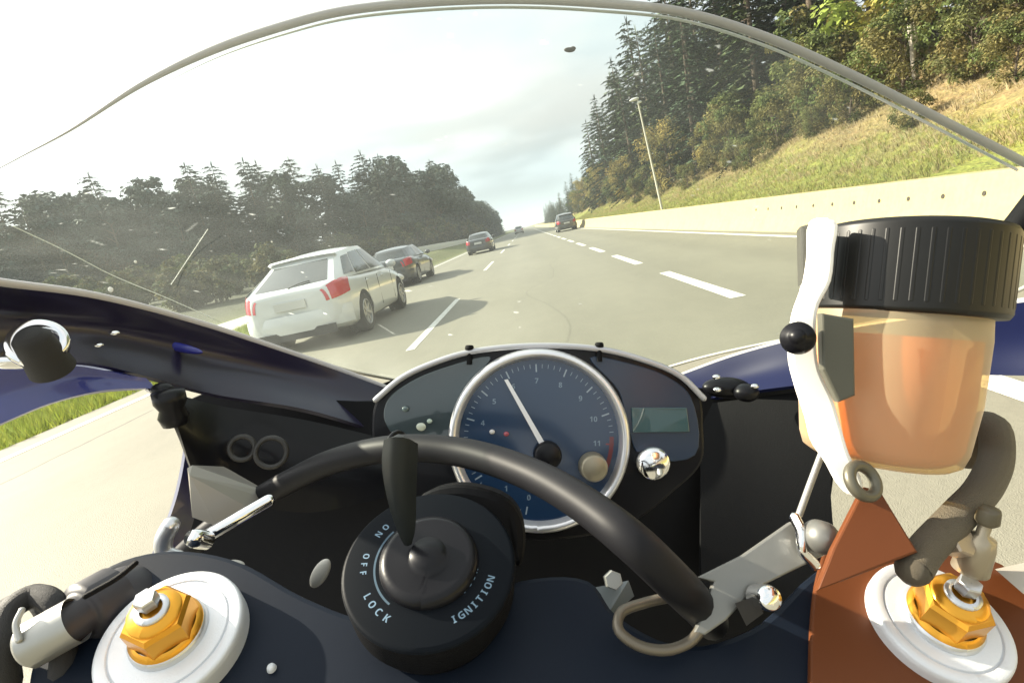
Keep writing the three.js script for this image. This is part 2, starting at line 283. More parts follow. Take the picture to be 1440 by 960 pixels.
{
  // left wood: dark conifers, seen from their shaded side
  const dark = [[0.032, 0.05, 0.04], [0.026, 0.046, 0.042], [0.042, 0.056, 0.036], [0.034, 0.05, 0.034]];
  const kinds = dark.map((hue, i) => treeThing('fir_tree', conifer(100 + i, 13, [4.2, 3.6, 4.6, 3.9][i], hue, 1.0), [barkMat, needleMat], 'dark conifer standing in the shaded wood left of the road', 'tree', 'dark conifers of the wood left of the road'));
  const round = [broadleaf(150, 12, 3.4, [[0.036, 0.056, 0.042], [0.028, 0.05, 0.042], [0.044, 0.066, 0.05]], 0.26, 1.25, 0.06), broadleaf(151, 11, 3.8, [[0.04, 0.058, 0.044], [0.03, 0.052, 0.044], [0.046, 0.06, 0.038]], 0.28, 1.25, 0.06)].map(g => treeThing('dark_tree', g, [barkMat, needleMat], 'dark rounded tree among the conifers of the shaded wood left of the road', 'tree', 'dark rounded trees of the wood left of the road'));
  const edge = [[-95, -48], [-70, -54], [-52, -58], [-38, -62], [-26, -65], [-17, -70], [-12, -78], [-10.2, -92], [-10, -110], [-10, -140], [-10.5, -180], [-12, -250]];
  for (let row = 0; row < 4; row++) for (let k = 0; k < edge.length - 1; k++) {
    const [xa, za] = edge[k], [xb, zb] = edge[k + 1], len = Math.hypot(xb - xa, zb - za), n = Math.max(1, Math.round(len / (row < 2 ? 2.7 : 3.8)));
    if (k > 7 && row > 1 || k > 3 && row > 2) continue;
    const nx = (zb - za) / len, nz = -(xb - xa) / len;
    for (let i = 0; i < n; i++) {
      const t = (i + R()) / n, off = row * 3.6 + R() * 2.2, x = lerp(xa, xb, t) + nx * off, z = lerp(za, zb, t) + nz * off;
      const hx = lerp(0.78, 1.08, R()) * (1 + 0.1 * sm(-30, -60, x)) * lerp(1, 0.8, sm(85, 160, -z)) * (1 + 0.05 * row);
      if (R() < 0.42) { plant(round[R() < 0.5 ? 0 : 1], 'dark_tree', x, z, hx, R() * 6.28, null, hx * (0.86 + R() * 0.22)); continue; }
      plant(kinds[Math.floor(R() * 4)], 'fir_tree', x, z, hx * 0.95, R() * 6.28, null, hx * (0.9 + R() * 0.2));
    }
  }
  // undergrowth along the wood's foot
  const bush = treeThing('shrub', broadleaf(301, 2.6, 1.9, [[0.07, 0.085, 0.03], [0.1, 0.09, 0.035], [0.06, 0.08, 0.04]], 0.16, 0.8, 0.05), [barkMat, leafMat], 'dull green bush along the foot of the shaded wood on the left', 'shrub', 'bushes along the foot of the left wood');
  for (let k = 0; k < 60; k++) { const t = R() * 7, i = Math.floor(t), f = t - i, x = lerp(edge[i + 1][0], edge[Math.min(i + 2, 11)][0], f) + 1.2 + R(), z = lerp(edge[i + 1][1], edge[Math.min(i + 2, 11)][1], f) + 2 + R() * 2; if (x > -8.6) continue; plant(bush, 'shrub', x, z, 0.7 + R() * 0.7, R() * 6.28); }
  for (let k = 0; k < 90; k++) { const z = -22 - R() * 38, x = -13 - (1 - R() * R()) * (-z) * 0.75 - R() * 4; plant(bush, 'shrub', x, z, 0.55 + R() * 0.6, R() * 6.28, 'low dull green bush on the rough ground between the road and the left wood').userData.group = 'bushes on the rough ground before the left wood'; }
}
{
  // right side: tall firs, far line of firs, leafy sunlit trees, shrubs on the slope
  const fh = [[0.05, 0.085, 0.04], [0.045, 0.08, 0.045], [0.07, 0.095, 0.035]];
  const firs = fh.map((hue, i) => treeThing('tall_fir_tree', conifer(200 + i, 13.5, [3.2, 2.7, 3.5][i], hue, 1.5), [barkMat, needleMat], 'tall sunlit fir on the hillside right of the road', 'tree', 'tall firs on the right hillside'));
  const list = [[11.6, -50, 1.02], [13.4, -46, 1.08], [12.2, -41, 0.92], [14.6, -39, 1.05], [11.6, -59, 0.95], [12.6, -66, 0.93], [11.4, -74, 0.86], [13.5, -80, 0.85], [11.6, -88, 0.66], [14, -34, 0.98], [16, -42, 1.15], [16.5, -30, 1.0], [17, -52, 1.1], [16, -61, 1.05], [15.5, -71, 0.95], [13, -96, 0.55], [19, -36, 1.1], [18.5, -26, 1.05], [10.9, -34, 0.8], [10.6, -38.5, 0.72], [10.8, -44, 0.85], [12.4, -29, 0.75], [13.6, -26, 0.85], [10.6, -54, 0.8], [9.8, -31, 0.62], [9.9, -36, 0.7], [11.4, -26.5, 0.72], [9.7, -48, 0.75], [9.5, -60, 0.8], [9.3, -68, 0.75], [12.6, -24, 0.8], [14.4, -29.5, 0.9], [12.4, -36.5, 0.85]];
  list.forEach(([x, z, s], i) => plant(firs[i % 3], 'tall_fir_tree', x, z, s * 0.95, R() * 6.28, null, s));
  for (let k = 0; k < 42; k++) { const z = -100 - R() * 190, x = 8.5 + R() * 8 + (-z - 100) * 0.01; plant(firs[k % 3], 'tall_fir_tree', x, z, 0.42 + R() * 0.22, R() * 6.28, 'small distant conifer in the tree line right of the road', 0.45 + R() * 0.22).userData.group = 'distant conifers right of the road'; }
  const sun1 = [[0.24, 0.25, 0.05], [0.18, 0.23, 0.045], [0.28, 0.24, 0.06]], sun2 = [[0.15, 0.2, 0.045], [0.2, 0.24, 0.05], [0.11, 0.16, 0.04]], olive = [[0.13, 0.15, 0.045], [0.1, 0.13, 0.04], [0.18, 0.16, 0.055]], brown = [[0.17, 0.14, 0.05], [0.12, 0.13, 0.045], [0.15, 0.16, 0.05]];
  const leafy = [broadleaf(401, 7.5, 2.7, sun1, 0.13, 2.0, 0.08), broadleaf(402, 8, 3.0, sun2, 0.13, 2.0, 0.08), broadleaf(403, 6, 2.3, olive, 0.11, 2.0, 0.06)].map(g => treeThing('leafy_tree', g, [barkMat, leafMat], 'leafy yellow green tree on top of the right slope', 'tree', 'leafy trees on top of the right slope'));
  const lt = [[11.8, -5.5, 0.9, 1], [13.2, -8, 1.0, 0], [11.9, -10.5, 0.85, 1], [13.8, -12.5, 1.05, 0], [12.2, -15, 0.9, 1], [14.5, -17, 1.1, 1], [12.4, -19.5, 0.9, 0], [14, -22.5, 1.0, 1], [12.0, -23.5, 0.7, 2], [16.5, -10, 1.2, 1], [17, -15, 1.25, 0], [16.6, -21, 1.2, 1], [15, -4.5, 1.1, 0], [18, -7, 1.3, 1], [19, -12, 1.3, 0], [20, -18, 1.3, 1]];
  lt.forEach(([x, z, s, k]) => plant(leafy[k], 'leafy_tree', x, z, s, R() * 6.28, k === 2 ? 'olive brown leafy tree at the wood edge on the right slope' : null, s * (0.9 + R() * 0.2)));
  const ob = [broadleaf(501, 3.4, 1.9, olive, 0.07, 2.6, 0.02), broadleaf(502, 2.6, 1.7, brown, 0.065, 2.6, 0.02), broadleaf(503, 4.4, 2.0, [[0.2, 0.18, 0.06], [0.28, 0.22, 0.07]], 0.07, 2.6, 0.03)].map((g, i) => treeThing('hillside_shrub', g, [barkMat, leafMat], ['olive shrub growing on the slope behind the right barrier', 'low olive brown shrub growing on the slope behind the right barrier', 'tall ochre shrub on the slope near the light pole'][i], 'shrub', ['olive shrubs on the right slope', 'brown shrubs on the right slope', 'ochre shrubs on the right slope'][i]));
  const sl = [[9.2, -27, 0.55, 2], [8.8, -33, 0.85, 2], [8.9, -40, 0.6, 0], [8.8, -47, 0.8, 2], [8.8, -54, 0.7, 0], [8.8, -62, 1.0, 2], [9, -70, 1.1, 0], [8.8, -80, 1, 2], [8.7, -90, 1, 0], [10.4, -27, 0.9, 0], [10.6, -23, 0.8, 1], [10.9, -20, 0.85, 0], [10.8, -17, 0.7, 1], [11.0, -14, 0.75, 0], [9.2, -24, 0.45, 1], [9.6, -18.5, 0.35, 1], [8.5, -21, 0.35, 0], [8.9, -13, 0.3, 1], [9.8, -11.5, 0.35, 0], [8.2, -28, 0.45, 1], [8.2, -34, 0.5, 1], [11.0, -9, 0.5, 1], [8.0, -40, 0.5, 0], [10.2, -7.5, 0.4, 0], [10.6, -11.5, 0.6, 0], [10.4, -13.2, 0.55, 1], [10.3, -15.4, 0.65, 0], [10.0, -17.2, 0.5, 0], [10.2, -19.2, 0.7, 0], [9.8, -21.6, 0.6, 0], [11.4, -8, 0.75, 0], [11.3, -6, 0.7, 0], [11.2, -10, 0.8, 1], [9.6, -25.5, 0.7, 0]];
  sl.forEach(([x, z, s, k]) => plant(ob[k], 'hillside_shrub', x, z, s, R() * 6.28));
  // pale bare trunks among the leaves, top right
  for (const [x, z, h, lean, lab] of [[11.4, -16.5, 6.5, -0.6, 'pale bare trunk leaning among the leafy trees at the top of the slope'], [11.9, -17.2, 6, -0.2, 'thinner pale bare trunk beside the leaning one at the top of the slope']]) {
    const t = thing('bare_tree', lab, 'tree', [x, hill(x, z) - 0.1, z]);
    mesh('trunk', tube([V(0, 0, 0), V(lean * 0.3, h * 0.35, 0.1), V(lean * 0.8, h * 0.75, 0), V(lean, h, 0)], 0.07, 24, 8), std([0.5, 0.45, 0.36], 0.8), t);
    for (const [f, d] of [[0.5, 1], [0.65, -1], [0.8, 1]]) mesh('branch', tube([V(lean * f, h * f, 0), V(lean * f + d * 0.5, h * f + 0.5, 0.1), V(lean * f + d * 0.8, h * f + 1.1, 0.2)], 0.022, 10, 6), std([0.45, 0.4, 0.32], 0.8), t);
  }
}
function grassMass(name, spots, hues, hgt) {
  const L = new Leaves(), r = rng(909);
  for (let k = 0; k < 9; k++) { const a = r() * 6.28, b = V(Math.cos(a) * 0.05 * r(), 0, Math.sin(a) * 0.05 * r()), w = V(-Math.sin(a), 0, Math.cos(a)).multiplyScalar(0.007), tip = b.clone().add(V(Math.cos(a) * 0.12, 0.6 + r() * 0.4, Math.sin(a) * 0.12)); L.tri(b.clone().add(w), b.clone().sub(w), tip, [1, 1, 1], V(Math.cos(a) * 0.4, 0.9, Math.sin(a) * 0.4).normalize()); }
  const g = L.build(), im = new THREE.InstancedMesh(g, leafMat, spots.length), m = new THREE.Matrix4(), q = new THREE.Quaternion(), c = new THREE.Color();
  spots.forEach(([x, z, s], i) => { q.setFromAxisAngle(Y3, r() * 6.28); const sy = hgt * s * (0.6 + r() * 0.8), sx = Math.max(0.6, sy * 1.6) * 1.3; im.setMatrixAt(i, m.compose(V(x, hill(x, z) - 0.02, z), q, V(sx, sy, sx))); const h = hues[Math.floor(r() * hues.length)], k = 0.7 + r() * 0.6; im.setColorAt(i, c.setRGB(h[0] * k, h[1] * k, h[2] * k)); });
  im.name = name; im.castShadow = im.receiveShadow = true; scene.add(im); return im;
}
{
  const r = rng(31), A = [], B = [], C2 = [];
  for (let i = 0; i < 22000; i++) { const z = 1 - Math.pow(r(), 1.4) * 75, x = 5.75 + Math.pow(r(), 1.2) * 3.0; if (fbm(x * 0.5, z * 0.4, 1.1, 2) > -0.22) A.push([x, z, 1]); }
  for (let i = 0; i < 26000; i++) { const z = 0 - Math.pow(r(), 1.3) * 60, x = 7.2 + r() * 6; if (fbm(x * 0.7, z * 0.6, 6.1, 3) > -0.12) B.push([x, z, 0.7 + r()]); }
  for (let i = 0; i < 16000; i++) { const z = 2 - r() * 26, x = -6.0 - r() * 2.45; C2.push([x, z, 1]); }
  tag(grassMass('grass', A, [[0.28, 0.31, 0.045], [0.32, 0.29, 0.06], [0.23, 0.27, 0.04], [0.33, 0.27, 0.09]], 0.12), 'yellow green grass along the foot of the right slope behind the barrier', 'grass', null, 'stuff');
  tag(grassMass('dry_grass', B, [[0.42, 0.31, 0.13], [0.36, 0.25, 0.1], [0.3, 0.26, 0.08], [0.46, 0.36, 0.16]], 0.1), 'dry ochre grass and weeds covering the right slope', 'grass', null, 'stuff');
  tag(grassMass('grass_strip', C2, [[0.25, 0.32, 0.05], [0.3, 0.34, 0.06], [0.2, 0.27, 0.05]], 0.16), 'bright green grass strip beside the left road edge', 'grass', null, 'stuff');
}

// ------------------------------------------------------------------ cars
const tyreMat = std([0.018, 0.018, 0.018], 0.8), rimMat = std([0.45, 0.45, 0.45], 0.35, { metalness: 0.8 }), trimMat = std([0.02, 0.02, 0.022], 0.5), carGlass = phys([0.03, 0.035, 0.035], 0.06, { clearcoat: 0.5, specularIntensity: 1 });
const evalr = new Evaluator(); evalr.useGroups = false;
function makeCar(root, o) {
  const { L = 4.4, hw = 0.88, H = 1.47, paint, hatch = true, deck = 0.55 } = o, k = L / 4.4;
  const st = [[-2.2, .58, .32, .60], [-2.16, .68, .25, .66], [-2.0, .79, .2, .74], [-1.6, .855, .18, .83], [-1.1, .875, .17, .91], [-.7, .88, .17, .95], [0, .88, .17, .965], [1.0, .88, .17, .985], [1.6, .875, .18, 1.0], [1.9, .85, .2, 1.0], [2.06, .80, .24, .985], [2.16, .73, .29, .955], [2.22, .64, .35, .91], [2.24, .54, .41, .86]].map(([z, w, a, b]) => [z * k, w * hw / .88, a, b * (o.belt ?? 1)]);
  const prof = [[0, 0], [.55, 0], [.86, .015], [.96, .1], [.995, .28], [1, .5], [.992, .68], [.965, .83], [.945, .88], [.925, .94], [.88, .98], [.78, 1.0], [.4, 1.015], [0, 1.02]];
  const full = [...prof, ...prof.slice(1, -1).reverse().map(([a, b]) => [-a, b])], np = full.length;
  const zs = []; for (let i = 0; i < st.length - 1; i++) for (let s = 0; s < 3; s++) zs.push([i, s / 3]); zs.push([st.length - 2, 1]);
  const cr = st.map(s => s); const stat = (i, t) => [0, 1, 2, 3].map(c => { const p0 = cr[Math.max(0, i - 1)][c], p1 = cr[i][c], p2 = cr[i + 1][c]; return lerp(p1, p2, t); });
  const P = [], ix = []; zs.forEach(([i, t]) => { const [z, w, a, b] = stat(i, t); full.forEach(([fx, fy]) => P.push(fx * w, a + fy * (b - a), z)); });
  const ns = zs.length; for (let s = 0; s < ns - 1; s++) for (let q = 0; q < np; q++) { const a = s * np + q, b = s * np + (q + 1) % np, c = a + np, d = b + np; ix.push(a, c, b, b, c, d); }
  for (const [s, flip] of [[0, false], [ns - 1, true]]) { const c = P.length / 3, [z, , a, b] = stat(...zs[s]); P.push(0, (a + b) / 2, z); for (let q = 0; q < np; q++) { const e = s * np + q, f = s * np + (q + 1) % np; flip ? ix.push(c, f, e) : ix.push(c, e, f); } }
  let g = new THREE.BufferGeometry(); g.setAttribute('position', new THREE.Float32BufferAttribute(P, 3)); g.setIndex(ix); g.computeVertexNormals(); g.setAttribute('uv', new THREE.Float32BufferAttribute(new Float32Array(P.length / 3 * 2), 2));
  const wr = o.wheel ?? 0.325, wz = [-1.33 * k, 1.32 * k];
  let br = new Brush(g); br.updateMatrixWorld();
  for (const z of wz) for (const s of [-1, 1]) { const cg = new THREE.CylinderGeometry(wr * 1.17, wr * 1.17, 0.34, 36); cg.rotateZ(Math.PI / 2); const c = new Brush(cg); c.position.set(s * (hw - 0.1), wr, z); c.updateMatrixWorld(); br = evalr.evaluate(br, c, SUBTRACTION); }
  const body = mesh('body', br.geometry, paint, root);
  // greenhouse
  const zf = v => lerp(-1.02, -0.22, v) * k, zr = v => hatch ? lerp(2.1, o.rake ?? 1.5, Math.pow(v, 1.3)) * k : lerp(2.2 - deck, 1.2, v) * k;
  const belt = 0.955 * (o.belt ?? 1), xb = hw - 0.06, xt = hw - 0.27;
  const xs = v => lerp(xb, xt, Math.pow(v, 1.25)), ry = z => H - 0.05 - 0.075 * ((z - 0.05 * k) / 1.2) ** 2;
  const S = (s, e = 0) => (u, v) => { const z = lerp(zf(v), zr(v), u); return V(s * (xs(v) - 0.1 * (Math.abs(u - 0.5) * 2) ** 4 + e), lerp(belt + 0.01, ry(z), v), z); };
  const xe = v => xs(v) - 0.1;
  const Wn = (e = 0) => (u, v) => { const q = u * 2 - 1; return V(q * xe(v), lerp(belt - 0.02, ry(zf(v)), v) + e, zf(v) - 0.13 * (1 - q * q) * (1 - 0.4 * v) - e); };
  const Re = (e = 0) => (u, v) => { const q = 1 - u * 2; return V(q * xe(v), lerp(belt - 0.02, ry(zr(v)), v) + e * 0.5, zr(v) + 0.07 * (1 - q * q) + e); };
  const Ro = (u, v) => { const q = u * 2 - 1, m = Math.abs(v * 2 - 1), z = lerp(zf(1) - 0.13 * 0.6 * (1 - q * q), zr(1) + 0.07 * (1 - q * q), v), x = q * lerp(xt, xe(1), m ** 3); return V(x, ry(z) + 0.05 * (1 - q * q) * (1 - m ** 4), z); };
  const sub = (fn, u0, u1, v0, v1, nu = 10, nv = 6) => gridGeo(nu, nv, (u, v) => fn(lerp(u0, u1, u), lerp(v0, v1, v)));
  mesh('cabin', merge([sub(S(1), 0, 1, 0, 1, 16, 8), sub(S(-1), 1, 0, 0, 1, 16, 8), sub(Wn(), 0, 1, 0, 1), sub(Re(), 0, 1, 0, 1), gridGeo(12, 16, Ro)]), paint, root);
  for (const s of [1, -1]) { const w = (a, b, c, d) => mesh('side_window', s > 0 ? sub(S(1, 0.006), a, b, c, d) : sub(S(-1, 0.006), b, a, c, d), carGlass, root); w(.09, .43, .08, .86); w(.455, .73, .08, .86); if (hatch) w(.75, .9, .14, .82); }
  mesh('windscreen', sub(Wn(0.006), .06, .94, .06, .92, 12, 6), carGlass, root);
  mesh('rear_window', sub(Re(0.008), .08, .92, .10, .86, 12, 6), carGlass, root);
  if (hatch) mesh('spoiler', merge([gridGeo(10, 3, (u, v) => { const q = u * 2 - 1; return V(q * xt * 0.95, ry(zr(1)) + 0.03 - 0.035 * v + 0.02 * (1 - q * q), zr(1) + (0.02 + 0.15 * v) * (1 - 0.25 * q * q)); }), gridGeo(10, 1, (u, v) => { const q = u * 2 - 1; return V(q * xt * 0.95, ry(zr(1)) - 0.005 - 0.04 * v + 0.02 * (1 - q * q), zr(1) + lerp(0.17, 0.05, v) * (1 - 0.25 * q * q)); })]), paint, root);
  // lamps, bumper, plate, details
  for (const s of [-1, 1]) {
    const q = new THREE.Quaternion().setFromEuler(new THREE.Euler(0.1, s * 0.6, s * -0.35));
    const skin = (z, t) => { let i = 0; while (i < st.length - 2 && st[i + 1][0] < z) i++; const f = Math.min(1, (z - st[i][0]) / (st[i + 1][0] - st[i][0])), [w, a, b2] = [1, 2, 3].map(c => lerp(st[i][c], st[i + 1][c], f)), j = Math.min(prof.length - 2, Math.floor(t)), [px, py] = [0, 1].map(c => lerp(prof[j][c], prof[j + 1][c], t - j)); return V(s * (px * w + .007), a + py * (b2 - a) + .002, z + .006); };
    mesh('tail_light', gridGeo(10, 8, (u, v) => { const uu = s > 0 ? u : 1 - u; return skin(lerp(1.66 + 0.2 * (1 - v), 2.236, uu) * k, lerp(5.6 + 0.5 * (1 - uu), 9.9, v)); }), o.red, root);
    mesh('head_light', blob(V(s * (hw - 0.2), 0.65, -2.03 * k), 0.16, 0.08, 0.14, q), std([0.7, 0.7, 0.7], 0.15), root);
    const mi = mesh('door_mirror', blob(V(s * (hw + 0.08), 1.0, -0.62 * k), 0.1, 0.075, 0.06), o.mirror ?? paint, root);
    for (const z of [-0.05, 0.95]) mesh('door_handle', blob(V(s * (hw - 0.003), 0.83, z * k), 0.014, 0.016, 0.085), paint, root);
    mesh('door_seam', merge([[-0.72, 0.28], [0.28, 0.3], [1.02, 0.3]].map(([z]) => { const b = new THREE.BoxGeometry(0.006, 0.56, 0.008); b.translate(s * (hw - 0.004), 0.6, z * k); return b; })), trimMat, root);
  }
  mesh('rear_bumper', gridGeo(16, 5, (u, v) => { const q = 1 - u * 2, a = q * 1.25; return V(Math.sin(a) * hw / Math.sin(1.25) * 0.985, lerp(0.3, 0.58, v), lerp(1.72, 2.285, Math.cos(a) ** 0.6 / 1) * k + 0.02 * Math.sin(v * Math.PI)); }), paint, root);
  mesh('lower_trim', gridGeo(12, 1, (u, v) => V((1 - 2 * u) * hw * 0.72, lerp(0.2, 0.34, v), 2.27 * k)), trimMat, root);
  mesh('licence_plate', (() => { const b = new RoundedBoxGeometry(0.5, 0.13, 0.015, 2, 0.006); b.translate(0, 0.72, 2.262 * k); return b; })(), std([0.55, 0.56, 0.55], 0.5), root);
  mesh('rear_wiper', tube([Re(0.02)(0.5, 0.1), Re(0.025)(0.38, 0.2), Re(0.025)(0.27, 0.24)], 0.008, 8, 6), trimMat, root);
  // wheels
  const ty = new THREE.LatheGeometry([[wr * .62, -.1], [wr * .9, -.105], [wr * .985, -.08], [wr, -.04], [wr, .04], [wr * .985, .08], [wr * .9, .105], [wr * .62, .1]].map(a => new THREE.Vector2(...a)), 36); ty.rotateZ(Math.PI / 2);
  const rim = [new THREE.LatheGeometry([[wr * .66, -.1], [wr * .64, -.02], [wr * .2, .02]].map(a => new THREE.Vector2(a[0], a[1])), 36).rotateZ(Math.PI / 2)];
  for (const sd of [-1, 1]) { for (let i = 0; i < 7; i++) { const b = new RoundedBoxGeometry(0.022, wr * .5, 0.05, 1, 0.006); b.translate(0, wr * 0.38, 0); b.rotateX(i / 7 * 6.283); b.translate(sd * 0.085, 0, 0); rim.push(b); } const t = new THREE.TorusGeometry(wr * .63, 0.012, 8, 32); t.rotateY(Math.PI / 2); t.translate(sd * 0.098, 0, 0); rim.push(t); const hb = new THREE.SphereGeometry(0.045, 12, 8); hb.scale(0.5, 1, 1); hb.translate(sd * 0.09, 0, 0); rim.push(hb); }
  const rg = merge(rim);
  for (const z of wz) for (const s of [-1, 1]) { const w = part('wheel', root); w.position.set(s * (hw - 0.115), wr, z); mesh('tyre', ty, tyreMat, w); mesh('rim', rg, rimMat, w); const li = new THREE.CylinderGeometry(wr * 1.16, wr * 1.16, 0.02, 24); li.rotateZ(Math.PI / 2); const lm = mesh('arch_liner', li, trimMat, w); lm.position.x = -s * 0.15; }
  return root;
}
const red = phys([0.5, 0.015, 0.025], 0.2, { clearcoat: 1 });
const whitePaint = phys([0.62, 0.645, 0.66], 0.35, { clearcoat: 1, clearcoatRoughness: 0.05 });
const darkPaint = phys([0.05, 0.055, 0.06], 0.3, { clearcoat: 1, metalness: 0.3 });
const greyPaint = phys([0.08, 0.08, 0.075], 0.3, { clearcoat: 1, metalness: 0.4 });
makeCar(thing('white_car', 'white hatchback with red tail light in the lane left of the motorcycle', 'car', [-3.75, 0, -10.2]), { paint: whitePaint, red, H: 1.5, L: 4.2, rake: 1.22 });
makeCar(thing('dark_car', 'dark grey saloon just ahead of the white hatchback', 'car', [-4.9, 0, -20.5]), { paint: darkPaint, red, hatch: false, H: 1.43, L: 4.5 });
makeCar(thing('distant_car', 'dark car far ahead in the right lane beside the barrier', 'car', [3.55, 0, -51]), { paint: greyPaint, red, H: 1.6, hw: 0.9 });
makeCar(thing('distant_car', 'dark saloon far ahead in the left lane before the forest', 'car', [-3.4, 0, -39]), { paint: darkPaint, red, hatch: false, H: 1.42 });
makeCar(thing('distant_car', 'tiny pale car farthest up the road in the left lane', 'car', [-1.6, 0, -112]), { paint: phys([0.45, 0.45, 0.45], 0.35, { clearcoat: 1 }), red, H: 1.55 });

// ------------------------------------------------------------------ motorcycle
const bike = thing('motorcycle', 'dark blue sports motorcycle cockpit with clear windscreen leaning along the road', 'motorcycle', [-EYE * Math.tan(LEAN), 0, 0]);
bike.rotation.z = -LEAN; bike.updateMatrixWorld(true);
const toBike = bike.matrixWorld.clone().invert().multiply(camera.matrixWorld);
const C = (px, py, d) => V((px - CX) / F * d, -(py - CY) / F * d, -d).applyMatrix4(toBike);      // a measured point, by where it is seen and how far off it lies
const CD = (x, y, z) => V(x, y, z).transformDirection(toBike);                                    // a direction given in the rider's view
const AX = V(0, Math.cos(0.42), Math.sin(0.42));                                                  // steering axis
const TOE = CD(0, 0, 1), eye = C(720, 480, 0);
function ray(px, py, p, n) { const d = C(px, py, 1).sub(eye); return eye.clone().addScaledVector(d, p.clone().sub(eye).dot(n) / d.dot(n)); }
function plate(pts, p0, n, thick, bevel = 0.0008, holes = []) {
  n = n.clone().normalize(); const x = CD(1, 0, 0); x.addScaledVector(n, -x.dot(n)).normalize(); const y = n.clone().cross(x);
  const to2 = ([px, py]) => { const q = ray(px, py, p0, n).sub(p0); return new THREE.Vector2(q.dot(x), q.dot(y)); };
  const sh = new THREE.Shape(pts.map(to2)); for (const h of holes) sh.holes.push(new THREE.Path(h.map(to2)));
  const g = new THREE.ExtrudeGeometry(sh, { depth: thick, bevelEnabled: bevel > 0, bevelSize: bevel, bevelThickness: bevel, bevelSegments: 2, bevelOffset: -bevel, curveSegments: 6 });
  g.translate(0, 0, -thick - bevel); g.applyMatrix4(new THREE.Matrix4().makeBasis(x, y, n)); g.translate(p0.x, p0.y, p0.z); return g;
}
const smooth2 = (pts, n = 60, closed = true) => new THREE.CatmullRomCurve3(pts.map(([x, y]) => V(x, y, 0)), closed, 'centripetal').getPoints(n).map(q => [q.x, q.y]);
const rail = a => a.map(([x, y, d]) => C(x, y, d));
const grain = (() => { const r = rng(61); return tex(256, 256, (u, v) => 0.5 + 0.25 * tn(u, v, 50) + (r() - 0.5) * 0.4, false, 3, 3); })();
const black = phys([0.006, 0.006, 0.007], 0.6, { specularIntensity: 0.25, bumpMap: grain, bumpScale: 0.0002 }), blackGloss = phys([0.006, 0.006, 0.008], 0.35, { specularIntensity: 0.4, clearcoat: 0.08 }), rubber = std([0.018, 0.017, 0.017], 0.65, { bumpMap: grain, bumpScale: 0.0003 });
const bluePaint = phys([0.02, 0.03, 0.2], 0.3, { clearcoat: 1, clearcoatRoughness: 0.08 }), indigo = phys([0.013, 0.011, 0.034], 0.3, { clearcoat: 0.6, clearcoatRoughness: 0.15, specularIntensity: 0.6 });
const navy = phys([0.006, 0.010, 0.019], 0.5, { bumpMap: grain, bumpScale: 0.00003, specularIntensity: 0.3 }), alloy = std([0.62, 0.63, 0.65], 0.32, { metalness: 0.85 }), satin = std([0.72, 0.74, 0.77], 0.45, { metalness: 0.35, bumpMap: grain, bumpScale: 0.0001 }), steel = std([0.4, 0.4, 0.38], 0.4, { metalness: 0.7 }), chrome = std([0.85, 0.85, 0.86], 0.12, { metalness: 1 }), gold = std([0.75, 0.36, 0.04], 0.28, { metalness: 0.8 }), fluidGlow = phys([0.12, 0.036, 0.011], 0.5, { specularIntensity: 0.4, bumpMap: grain, bumpScale: 0.00005 });  // the red-brown holds orange light through the reservoir fluid as colour

